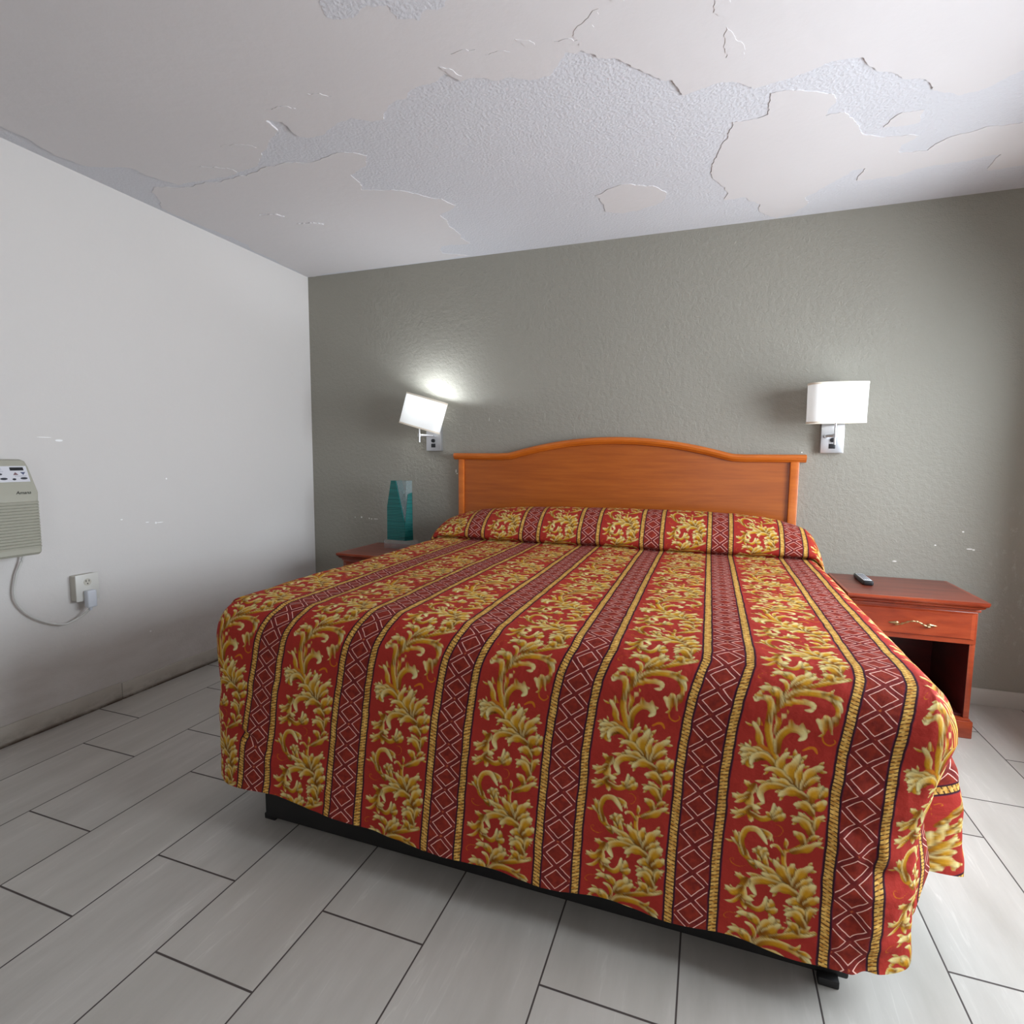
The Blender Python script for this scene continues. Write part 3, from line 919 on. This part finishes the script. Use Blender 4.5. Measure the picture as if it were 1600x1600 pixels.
def mat_cloth():
    n = Nodes('striped_scroll_cloth')
    def attr(nm):
        a = n.t.nodes.new('ShaderNodeAttribute')
        a.attribute_name = nm
        return a
    cl = attr('cloth').outputs['Vector']
    sc = attr('scroll')
    s = n.sep(cl)
    wobv = n.noise(cl, 26.0, 2.0)
    wob = n.math('MULTIPLY', n.math('SUBTRACT', wobv, 0.5), 0.0045)
    u = n.math('ADD', s[0], wob)
    v = n.math('ADD', s[1], n.math('MULTIPLY', n.math('SUBTRACT', n.noise(n.mapping(cl, (1, 1, 1), (5, 3, 0)), 30.0, 2.0), 0.5), 0.005))
    k = n.math('DIVIDE', n.math('SUBTRACT', u, U0 - 3.3), P_W)
    x = n.math('MULTIPLY', n.math('SUBTRACT', k, n.math('ROUND', k)), P_W)
    a = n.math('ABSOLUTE', x)
    # scroll stripe
    red = n.mix(n.noise(cl, 7.0, 4.0), srgb(148, 40, 35), srgb(168, 54, 43))
    mask = n.math('ADD', n.math('MULTIPLY', n.math('SUBTRACT', sc.outputs['Alpha'], 0.5), 11.0), 0.5, clamp=True)
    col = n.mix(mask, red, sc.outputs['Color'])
    # lattice stripe
    p = n.math('ADD', n.math('DIVIDE', x, 0.0745), n.math('DIVIDE', v, P_H / 9))
    q = n.math('SUBTRACT', n.math('DIVIDE', x, 0.0745), n.math('DIVIDE', v, P_H / 9))
    fp = n.math('ABSOLUTE', n.math('SUBTRACT', p, n.math('ROUND', p)))
    fq = n.math('ABSOLUTE', n.math('SUBTRACT', q, n.math('ROUND', q)))
    m = n.math('MAXIMUM', fp, fq)
    mot = n.noise(cl, 55.0, 3.0)
    ins = n.mix(n.ramp(mot, 0.35, 0.65), srgb(112, 36, 30), srgb(142, 49, 35))
    bar = n.mix(n.ramp(mot, 0.4, 0.65), srgb(104, 35, 34), srgb(128, 44, 39))
    fleck = n.math('MULTIPLY', n.math('GREATER_THAN', n.math('MINIMUM', fp, fq), 0.44), n.ramp(mot, 0.52, 0.6))
    bar = n.mix(n.math('MULTIPLY', fleck, 0.6), bar, srgb(205, 110, 60))
    lat = n.mix(n.math('GREATER_THAN', m, 0.375), ins, bar)
    line = n.ramp(n.math('ABSOLUTE', n.math('SUBTRACT', m, 0.375)), 0.014, 0.026, 1.0, 0.0)
    lat = n.mix(line, lat, srgb(232, 182, 168))
    inlat = n.math('LESS_THAN', a, 0.0395)
    col = n.mix(inlat, col, lat)
    # twisted gold cord between dark edge lines
    cx = n.math('SUBTRACT', a, 0.050)
    ca = n.math('ABSOLUTE', cx)
    tw = n.math('ADD', n.math('DIVIDE', v, 0.0085), n.math('MULTIPLY', cx, 42.0))
    ft = n.math('ABSOLUTE', n.math('SUBTRACT', n.math('FRACT', tw), 0.5))
    wn = n.noise(n.mapping(cl, (60.0, 150.0, 1.0)), 1.0, 2.0)
    gold = n.mix(n.ramp(wn, 0.35, 0.65), srgb(176, 118, 44), srgb(226, 184, 100))
    nick = n.math('MULTIPLY', n.ramp(ft, 0.06, 0.20, 1.0, 0.0), n.ramp(n.math('SUBTRACT', ca, n.math('MULTIPLY', n.math('SUBTRACT', wn, 0.5), 0.014)), -0.0005, 0.003))
    gold = n.mix(nick, gold, srgb(70, 42, 28))
    edge = n.mix(n.ramp(ca, 0.0115, 0.0135), srgb(46, 26, 36), srgb(112, 34, 48))
    cord = n.mix(n.ramp(ca, 0.0078, 0.0092), gold, edge)
    col = n.mix(n.math('LESS_THAN', ca, 0.0140), col, cord)
    n.set(color=col, rough=0.75, spec=0.12, sheen=0.0)
    h = n.noise(cl, 420.0, 1.0)
    puck = n.noise(cl, 38.0, 3.0, 0.5)
    n.bump(n.math('ADD', n.math('MULTIPLY', h, 0.04), puck), 0.55, 0.007)
    return n.m


me.materials.append(mat_cloth())

# ------------------------------------------------------------------ nightstands
def make_nightstand(label, loc):
    t = thing('nightstand', label, 'nightstand', loc)          # origin: floor, left rear corner of the top at the wall
    W, D = 0.53, 0.47
    # moulded top slab
    bm = bmesh.new()
    lo = [(.0, .622), (.0, .612), (.004, .603), (.010, .600), (.012, .594), (.022, .586), (.030, .582)]
    ring = []
    for ins, z in [(.012, .6225)] + [(i, z - .0) for i, z in lo]:
        ins_ = max(ins, 0)
        ring.append([bm.verts.new(c) for c in ((ins_, 0, z), (W - ins_, 0, z), (W - ins_, -D + ins_, z), (ins_, -D + ins_, z))])
    for i in range(len(ring) - 1):
        for k in range(4):
            j = (k + 1) % 4
            bm.faces.new((ring[i][k], ring[i][j], ring[i + 1][j], ring[i + 1][k]))
    bm.faces.new(ring[0]).material_index = 1
    bm.faces.new(ring[-1][::-1])
    obj('top', bm, [M_cherry, M_cherry_top], t, angle=50)
    bx0, bx1, yf = .022, W - .022, -.425
    bm = bmesh.new()
    add_box(bm, (bx0 - .006, yf - .008, .570), (bx1 + .006, -.004, .583), .003)
    obj('cornice', bm, M_cherry, t)
    for x0, x1 in ((bx0, bx0 + .022), (bx1 - .022, bx1)):
        bm = bmesh.new()
        add_box(bm, (x0, yf + .004, .085), (x1, -.004, .571), .002)
        for f in bm.faces:                                      # inner face, recess shade put into its colour
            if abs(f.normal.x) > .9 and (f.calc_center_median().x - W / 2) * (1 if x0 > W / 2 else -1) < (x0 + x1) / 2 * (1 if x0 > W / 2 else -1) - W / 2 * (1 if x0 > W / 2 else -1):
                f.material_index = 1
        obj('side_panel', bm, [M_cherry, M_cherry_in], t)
    bm = bmesh.new()
    add_box(bm, (bx0 + .022, -.022, .085), (bx1 - .022, -.006, .571), .001)
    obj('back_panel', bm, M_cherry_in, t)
    bm = bmesh.new()
    add_box(bm, (bx0 + .022, yf + .02, .085), (bx1 - .022, -.022, .10), .001)
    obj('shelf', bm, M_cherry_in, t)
    bm = bmesh.new()
    add_box(bm, (bx0 + .022, yf + .02, .428), (bx1 - .022, -.022, .436), .001)
    obj('drawer_divider', bm, M_cherry_in, t)
    bm = bmesh.new()
    add_box(bm, (bx0 - .012, yf - .010, 0.0), (bx1 + .012, -.004, .078), .004)
    add_box(bm, (bx0 - .004, yf - .004, .074), (bx1 + .004, -.004, .088), .005)
    obj('plinth', bm, M_cherry, t)
    # drawer: raised front with a bevelled field
    bm = bmesh.new()
    add_box(bm, (bx0 + .002, yf - .004, .425), (bx1 - .002, yf + .10, .570), .003)
    f = [(.012, .008), (.022, .010)]
    x0, x1, z0, z1 = bx0 + .010, bx1 - .010, .445, .563
    q0 = [bm.verts.new(c) for c in ((x0, yf - .004, z0), (x1, yf - .004, z0), (x1, yf - .004, z1), (x0, yf - .004, z1))]
    b = .016
    q1 = [bm.verts.new(c) for c in ((x0 + b, yf - .011, z0 + .007), (x1 - b, yf - .011, z0 + .007), (x1 - b, yf - .011, z1 - .004), (x0 + b, yf - .011, z1 - .004))]
    for k in range(4):
        j = (k + 1) % 4
        bm.faces.new((q0[k], q0[j], q1[j], q1[k]))
    bm.faces.new(q1)
    dr = obj('drawer', bm, M_cherry, t, angle=20)
    # cast rope-twist bail handle with leaf ends
    bm = bmesh.new()
    cx, cz, yb = W / 2, .506, yf - .011
    path = []
    for i in range(41):
        s = i / 40.0 * 2 - 1
        path.append((cx + s * .066, yb - .004 - .020 * max(0, 1 - abs(s)) ** .6, cz + .013 * math.cos(s * math.pi * .95) - .004))
    rads = [.0036 + .0012 * math.sin(i * 1.15) for i in range(41)]
    add_tube(bm, path, rads, 10)
    for s in (-1, 1):
        pts = [(cx + s * (.052 + .040 * i / 8), yb - .003, cz - .008 - .002 * i / 8) for i in range(9)]
        add_tube(bm, pts, [.002, .006, .0075, .0065, .0055, .005, .0045, .003, .001], 10)
        add_tube(bm, [(cx + s * .062, yb + .006, cz - .008), (cx + s * .062, yb - .003, cz - .008)], .004, 8)
    obj('handle', bm, M_brass, dr)
    return t


ns = make_nightstand('red cherry nightstand with a black remote control on top', (3.356, -0.0115, 0))
ns2 = dup(ns, (0.553, -0.0115, 0), 0.0, 'red cherry nightstand with a teal award on top, mostly hidden by the bed', 'bedside nightstands')
ns['group'] = 'bedside nightstands'

# remote control
rc_t = thing('remote_control', 'small black remote control lying on the nightstand', 'remote control', (3.482, -0.185, 0.6235), rotz=0.0)
bm = bmesh.new()
add_box(bm, (-.022, -.100, 0), (.022, .100, .022), .006, 3)
obj('body', bm, M_blackp, rc_t)
M_keypad = plain('keypad_sheen', srgb(205, 208, 212), 0.3, 0.04)  # whitish reflection on the remote's top put into the keypad colour
bm = bmesh.new()
add_box(bm, (-.018, -.088, .0212), (.018, .093, .0232), .0015)
kp = obj('keypad', bm, M_keypad, rc_t)
M_key = plain('grey_rubber_key', srgb(118, 122, 128), 0.6, 0.1)
bm = bmesh.new()
for i in range(8):
    for j in range(3):
        add_box(bm, (-.0125 + j * .0095, -.062 + i * .0175, .023), (-.0065 + j * .0095, -.053 + i * .0175, .0246), .0012)
obj('buttons', bm, M_key, kp)

# ------------------------------------------------------------------ award on the left nightstand
aw = thing('award', 'teal layered glass award on a clear block beside the bed', 'award', (0.835, -0.17, 0.6235), rotz=math.radians(-6))
n = Nodes('clear_acrylic')
M_acryl = n.set(color=n.mix(n.noise(n.coord(), 4.0), (0.72, 0.76, 0.76, 1), (0.76, 0.80, 0.80, 1)), rough=0.02, spec=0.8, alpha=0.14)
bm = bmesh.new()
add_box(bm, (-.108, -.045, 0), (.108, .045, .056), .004)
obj('base', bm, M_acryl, aw)
n = Nodes('teal_layered_glass')
z = n.sep(n.coord())[2]
fz = n.math('FRACT', n.math('DIVIDE', z, 0.0105))
edge = n.ramp(n.math('ABSOLUTE', n.math('SUBTRACT', fz, 0.5)), 0.26, 0.42)
irr = n.noise(n.mapping(n.coord(), (1.5, 1.5, 95.0)), 1.0, 2.0)
c = n.mix(n.ramp(irr, 0.3, 0.7), srgb(8, 74, 72), srgb(16, 104, 100))
c = n.mix(n.math('MULTIPLY', edge, n.ramp(irr, 0.35, 0.75, 0.15, 0.85)), c, srgb(70, 158, 156))
M_teal = n.set(color=c, rough=0.22, coat=0.08, coat_rough=0.05, spec=0.3)
n.bump(edge, 0.3, 0.002)
bm = bmesh.new()
FRONT = [(-.086, .057), (.058, .057), (.058, .160), (-.014, .447), (-.050, .447), (-.084, .275)]
add_prism(bm, FRONT, 1, -.036, .034)
obj('body', bm, M_teal, aw, smooth=False)
M_facet = plain('clear_polished_facet', srgb(150, 170, 172), 0.08, 0.05, spec=0.7, alpha=0.5)
bm = bmesh.new()
add_prism(bm, [(.0585, .162), (.066, .350), (.066, .447), (-.0125, .447)], 1, -.030, .034)
obj('facet', bm, M_facet, aw, smooth=False)
bm = bmesh.new()
A = [(.0590, -.036, .057), (.0590, -.036, .158), (.072, -.020, .36), (.082, .010, .37), (.082, .020, .057)]
B = [(.0590, .034, .057), (.0590, .034, .158), (.066, .034, .36), (.070, .034, .37), (.070, .034, .057)]
va = [bm.verts.new(q) for q in A]
vb = [bm.verts.new(q) for q in B]
bm.faces.new(va)
bm.faces.new(vb[::-1])
for i in range(5):
    j = (i + 1) % 5
    bm.faces.new((va[i], vb[i], vb[j], va[j]))
obj('side_wing', bm, M_teal, aw, smooth=False)

# ------------------------------------------------------------------ wall lamps
n = Nodes('white_shade_fabric')
_f = n.noise(n.mapping(n.coord(), (1, 1, 1)), 300.0, 1.0)
_w = n.mix(_f, srgb(244, 244, 242), srgb(252, 252, 250))
n.set(color=_w, rough=0.8, spec=0.1, emit=(0.90, 0.95, 1.0, 1), emit_s=0.16)
tr = n.t.nodes.new('ShaderNodeBsdfTranslucent')
n.put(tr.inputs[0], _w)
mx = n.t.nodes.new('ShaderNodeMixShader')
mx.inputs[0].default_value = 0.22
n.t.links.new(n.b.outputs[0], mx.inputs[1])
n.t.links.new(tr.outputs[0], mx.inputs[2])
n.t.links.new(mx.outputs[0], n.t.nodes['Material Output'].inputs[0])
M_shade = n.m
M_trim = plain('cream_shade_trim', srgb(236, 226, 210), 0.8, 0.03)
n = Nodes('lit_bulb')
M_bulb = n.set(color=(1, 1, 1, 1), emit=n.mix(n.noise(n.coord(), 2.0), (0.95, 0.98, 1.0, 1), (1, 1, 1, 1)), emit_s=5.0)


def shade_ring(hw, hd, n_=64, e=3.2):
    out = []
    for i in range(n_):
        a = 2 * math.pi * i / n_
        c, s = math.cos(a), math.sin(a)
        out.append((hw * math.copysign(abs(c) ** (2 / e), c), hd * math.copysign(abs(s) ** (2 / e), s)))
    return out


def make_lamp(label, loc, post, arm, shade_rot, power, bulb_at, shade_up):
    t = thing('wall_lamp', label, 'wall lamp', loc, 'wall lamps beside the headboard')
    bm = bmesh.new()
    add_box(bm, (-.0535, -.034, -.0785), (.0535, 0, .0785), .0025)
    pl = obj('wall_plate', bm, M_chrome, t)
    bm = bmesh.new()
    add_tube(bm, [(.0, -.033, -.012), (.0, -.046, -.012)], [.0125, .0115], 20)
    add_tube(bm, [(.0, -.045, -.012), (.0, -.050, -.012)], [.006, .005], 14)
    obj('switch', bm, M_blackp, pl)
    bm = bmesh.new()
    add_box(bm, (-.0155, -.038, -.056), (.0155, -.033, -.031), .002)
    so = obj('power_socket', bm, M_blackp, pl)
    bm = bmesh.new()
    add_tube(bm, [arm, ((arm[0] + post[0]) / 2, (arm[1] + post[1]) / 2, arm[2]), (post[0], post[1], arm[2])], .0075, 12)
    add_tube(bm, [(arm[0], -.030, arm[2]), (arm[0], arm[1] - .008, arm[2])], .010, 14)
    obj('arm', bm, M_chrome, t)
    bm = bmesh.new()
    add_tube(bm, [(post[0], post[1], arm[2] - .045), (post[0], post[1], arm[2] + .17)], .0052, 12)
    add_tube(bm, [(post[0], post[1] - .001, arm[2] - .009), (post[0], post[1] - .001, arm[2] + .009)], .0105, 16)
    obj('post', bm, M_chrome, t)
    # shade: open at top and bottom
    hw, hd, h = .137, .066, .20
    bm = bmesh.new()
    levels = [(0, 0.985), (.5, .992), (1, 1.0)]
    out = [[bm.verts.new((x * k, y * k, z * h)) for x, y in shade_ring(hw, hd)] for z, k in levels]
    inn = [[bm.verts.new((x * k, y * k, z * h)) for x, y in shade_ring(hw - .002, hd - .002)] for z, k in levels]
    N = 64
    for L in (out, inn):
        for i in range(len(L) - 1):
            for k in range(N):
                j = (k + 1) % N
                bm.faces.new((L[i][k], L[i][j], L[i + 1][j], L[i + 1][k]))
    for i in (0, -1):
        for k in range(N):
            j = (k + 1) % N
            bm.faces.new((out[i][k], out[i][j], inn[i][j], inn[i][k]))
    sh = obj('shade', bm, M_shade, t, angle=60)
    for z0, z1, k in ((-.0008, .009, .985), (h - .009, h + .0008, 1.0)):
        bm = bmesh.new()
        ro = [[bm.verts.new((x * k, y * k, z)) for x, y in shade_ring(hw + .0012, hd + .0012)] for z in (z0, z1)]
        ri = [[bm.verts.new((x * k, y * k, z)) for x, y in shade_ring(hw - .0032, hd - .0032)] for z in (z0, z1)]
        for k_ in range(N):
            j = (k_ + 1) % N
            bm.faces.new((ro[0][k_], ro[0][j], ro[1][j], ro[1][k_]))
            bm.faces.new((ri[0][k_], ri[1][k_], ri[1][j], ri[0][j]))
            bm.faces.new((ro[1][k_], ro[1][j], ri[1][j], ri[1][k_]))
            bm.faces.new((ro[0][k_], ri[0][k_], ri[0][j], ro[0][j]))
        obj('trim_band', bm, M_trim, sh)
    # the wire spider that carries the shade on the post
    bm = bmesh.new()
    for a in (0.0, math.pi):
        add_tube(bm, [(0, 0, .055), (math.cos(a) * .131, 0, .012)], .0016, 6)
    obj('spider', bm, M_chrome, sh)
    sh.location = (post[0], post[1], arm[2] + shade_up)
    sh.rotation_euler = shade_rot
    bm = bmesh.new()
    bmesh.ops.create_uvsphere(bm, u_segments=20, v_segments=14, radius=.024)
    bl = obj('bulb', bm, M_bulb, t)
    bl.location = bulb_at
    if power > 0:
        ld = bpy.data.lights.new('bulb_light', 'POINT')
        ld.energy = power
        ld.shadow_soft_size = .025
        ld.color = (0.86, 0.93, 1.0)
        lo = bpy.data.objects.new('bulb_light', ld)
        C.objects.link(lo)
        lo.parent = t
        lo.location = (bulb_at[0], bulb_at[1], bulb_at[2] + .03)
    return t


make_lamp('wall lamp with its white shade knocked crooked, above the teal award', (1.0065, 0, 1.345), (-.040, -.150, -.004), (.012, -.060, .020),
          (math.radians(-2), math.radians(15.5), math.radians(6)), 8.0, (.012, -.128, .185), .044)
make_lamp('wall lamp with an upright white shade, above the nightstand with the remote control', (3.3345, 0, 1.341), (-.006, -.125, 0), (-.035, -.062, .008),
          (math.radians(2), math.radians(-1.0), math.radians(14)), 0.35, (.045, -.125, .15), .062)

# ------------------------------------------------------------------ wall air conditioner
M_ac = plain('beige_housing', srgb(172, 170, 156), 0.45, 0.03, 6.0)
AY1, AY0 = -1.855, -2.66
ac = thing('air_conditioner', 'beige wall air conditioner with a white button panel and ribbed grille', 'air conditioner', (0, AY1, 0.813))
yw = AY0 - AY1
bm = bmesh.new()
prof_ac = [(0.0, 0.0), (.150, 0.0), (.160, .010), (.160, .228), (.150, .255), (.108, .362), (.090, .383), (.070, .388), (0.0, .388)]


def ac_x(z):
    pts_ = [(0, .15), (.010, .160), (.228, .160), (.255, .150), (.362, .108), (.383, .09)]
    return float(np.interp(z, [a for a, b in pts_], [b for a, b in pts_]))


fs = add_prism(bm, [(x, z) for x, z in prof_ac], 1, 0.0, yw)
caps = [f for f in bm.faces if len(f.verts) > 4]
bmesh.ops.bevel(bm, geom=list({e for f in caps for e in f.edges}), offset=.016, segments=4, profile=.5, affect='EDGES', clamp_overlap=True)
obj('housing', bm, M_ac, ac, angle=30)
# ribbed intake grille
bm = bmesh.new()
NR = 16
zz0, zz1 = .030, .222
for i in range(NR):
    z0 = zz0 + (zz1 - zz0) * i / NR
    z1 = z0 + (zz1 - zz0) / NR
    add_prism(bm, [(.1585, z0), (.1645, z0 + .0005), (.1668, z0 + (z1 - z0) * .62), (.1600, z1 - .0016), (.1585, z1)], 1, -.008, yw + .012)
obj('grille', bm, M_ac, ac, angle=20)


def slope_pt(s, y, lift):
    """point on the sloping upper face; s = 0 at its lower edge, 1 at its upper edge"""
    a, b = Vector((.150, 0, .255)), Vector((.108, 0, .362))
    nrm = Vector((b.z - a.z, 0, -(b.x - a.x))).normalized()
    q = a.lerp(b, s) + nrm * lift
    return Vector((q.x, y, q.z))


def slope_patch(bm, s0, s1, y0, y1, lift, t=.0012, shape='box'):
    if shape == 'box':
        P2 = [(s0, y0), (s0, y1), (s1, y1), (s1, y0)]
    elif shape == 'oval':
        P2 = [((s0 + s1) / 2 + (s1 - s0) / 2 * math.sin(a), (y0 + y1) / 2 + (y1 - y0) / 2 * math.cos(a)) for a in [2 * math.pi * k / 20 for k in range(20)]]
    elif shape == 'up':
        P2 = [(s0, y0), (s0, y1), (s1, (y0 + y1) / 2)]
    else:
        P2 = [(s1, y0), (s1, y1), (s0, (y0 + y1) / 2)]
    lo = [bm.verts.new(slope_pt(s, y, lift - t)) for s, y in P2]
    hi = [bm.verts.new(slope_pt(s, y, lift)) for s, y in P2]
    n_ = len(P2)
    for i in range(n_):
        j = (i + 1) % n_
        bm.faces.new((lo[i], lo[j], hi[j], hi[i]))
    bm.faces.new(hi)
    bm.faces.new(lo[::-1])


bm = bmesh.new()
slope_patch(bm, .40, .985, -.40, -.014, .0016, .002)
M_panel = plain('white_control_panel', srgb(216, 216, 222), 0.4, 0.02)
cp = obj('control_panel', bm, M_panel, ac)
bm = bmesh.new()
slope_patch(bm, .82, .935, -.072, -.026, .0026)
obj('display', bm, M_blackp, cp)
M_btn = plain('dark_button', srgb(52, 53, 62), 0.5, 0.1)
for s0, s1, y0, y1, shp, m_ in ((.655, .755, -.066, -.049, 'up', plain('red_arrow', srgb(124, 92, 96), 0.5)), (.655, .755, -.040, -.023, 'down', plain('blue_arrow', srgb(88, 92, 122), 0.5)),
                                (.485, .565, -.045, -.021, 'oval', M_btn), (.460, .535, -.073, -.061, 'oval', M_btn), (.480, .560, -.113, -.089, 'oval', M_btn),
                                (.650, .725, -.126, -.102, 'oval', M_btn), (.480, .560, -.170, -.146, 'oval', M_btn), (.650, .725, -.185, -.160, 'oval', M_btn)):
    bm = bmesh.new()
    slope_patch(bm, s0, s1, y0, y1, .0030, .002, shp)
    obj('button', bm, m_, cp)
M_print = plain('grey_panel_print', srgb(128, 130, 152), 0.6)
for q in ((.605, .616, -.062, -.022), (.780, .788, -.130, -.096), (.850, .858, -.130, -.100), (.900, .908, -.150, -.100)):
    bm = bmesh.new()
    slope_patch(bm, q[0], q[1], q[2], q[3], .0021, .001)
    obj('printed_line', bm, M_print, cp)
# maker's script, slanted
cu = bpy.data.curves.new('logo', 'FONT')
cu.body = 'Amana'
cu.size = .0185
cu.shear = .35
cu.extrude = .0006
cu.align_x = 'CENTER'
cu.materials.append(plain('dark_logo_print', srgb(58, 58, 50), 0.5))
_tmp = bpy.data.objects.new('script', cu)
C.objects.link(_tmp)
lg = bpy.data.objects.new('logo', bpy.data.meshes.new_from_object(_tmp.evaluated_get(bpy.context.evaluated_depsgraph_get())))
bpy.data.objects.remove(_tmp, do_unlink=True)
C.objects.link(lg)
lg.parent = ac
_a, _b = slope_pt(0, 0, 0), slope_pt(1, 0, 0)
_up = (_b - _a).normalized()
_rt = Vector((0, 1, 0))
_nm = _rt.cross(_up).normalized()
_p = slope_pt(-.05, -.051, .0010)
lg.matrix_local = Matrix(((_rt.x, _up.x, _nm.x, _p.x), (_rt.y, _up.y, _nm.y, _p.y), (_rt.z, _up.z, _nm.z, _p.z), (0, 0, 0, 1)))
# cord and plug
M_cord = plain('white_cord', srgb(206, 204, 200), 0.5, 0.03)
pts = [(.03, -1.850, .815), (.022, -1.864, .765), (.020, -1.885, .705), (.020, -1.893, .62), (.020, -1.855, .545), (.020, -1.785, .488), (.022, -1.717, .460), (.030, -1.66, .474), (.050, -1.628, .505), (.058, -1.624, .522)]
bm = bmesh.new()
add_tube(bm, spline([(x, y - AY1, z - .813) for x, y, z in pts], 8), .0048, 10)
cord = obj('power_cord', bm, M_cord, ac)
bm = bmesh.new()
add_box(bm, (.048, -1.645 - AY1, .520 - .813), (.078, -1.604 - AY1, .600 - .813), .006, 3)
add_tube(bm, [(.058, -1.624 - AY1, .505 - .813), (.058, -1.624 - AY1, .524 - .813)], [.0055, .009], 12)
obj('plug', bm, plain('pale_plug', srgb(208, 212, 220), 0.45, 0.02), cord)

# outlet
ol = thing('wall_outlet', 'white surface-mounted wall outlet holding the plug, below the air conditioner', 'outlet', (0, -1.6225, 0.612))
bm = bmesh.new()
add_box(bm, (0, -.048, -.058), (.040, .048, .058), .003)
obj('box', bm, plain('aged_outlet_box', srgb(190, 186, 176), 0.5, 0.03), ol)
bm = bmesh.new()
add_box(bm, (.039, -.0505, -.0615), (.0455, .0505, .0615), .0025)
fp = obj('face_plate', bm, plain('white_outlet_plate', srgb(214, 212, 206), 0.4, 0.02), ol)
bm = bmesh.new()
rot = [2 * math.pi * k / 28 for k in range(28)]
add_tube(bm, [(.044, 0.0, .024), (.0468, 0.0, .024)], .0165, 28)
rcp = obj('receptacle', bm, plain('ivory_receptacle', srgb(198, 194, 182), 0.45, 0.02), fp)
bm = bmesh.new()
for y in (-.0065, .0065):
    add_box(bm, (.0462, y - .0014, .025), (.0472, y + .0014, .034), 0)
add_tube(bm, [(.0462, 0, .0165), (.0472, 0, .0165)], .0028, 12)
obj('slots', bm, M_blackp, fp)
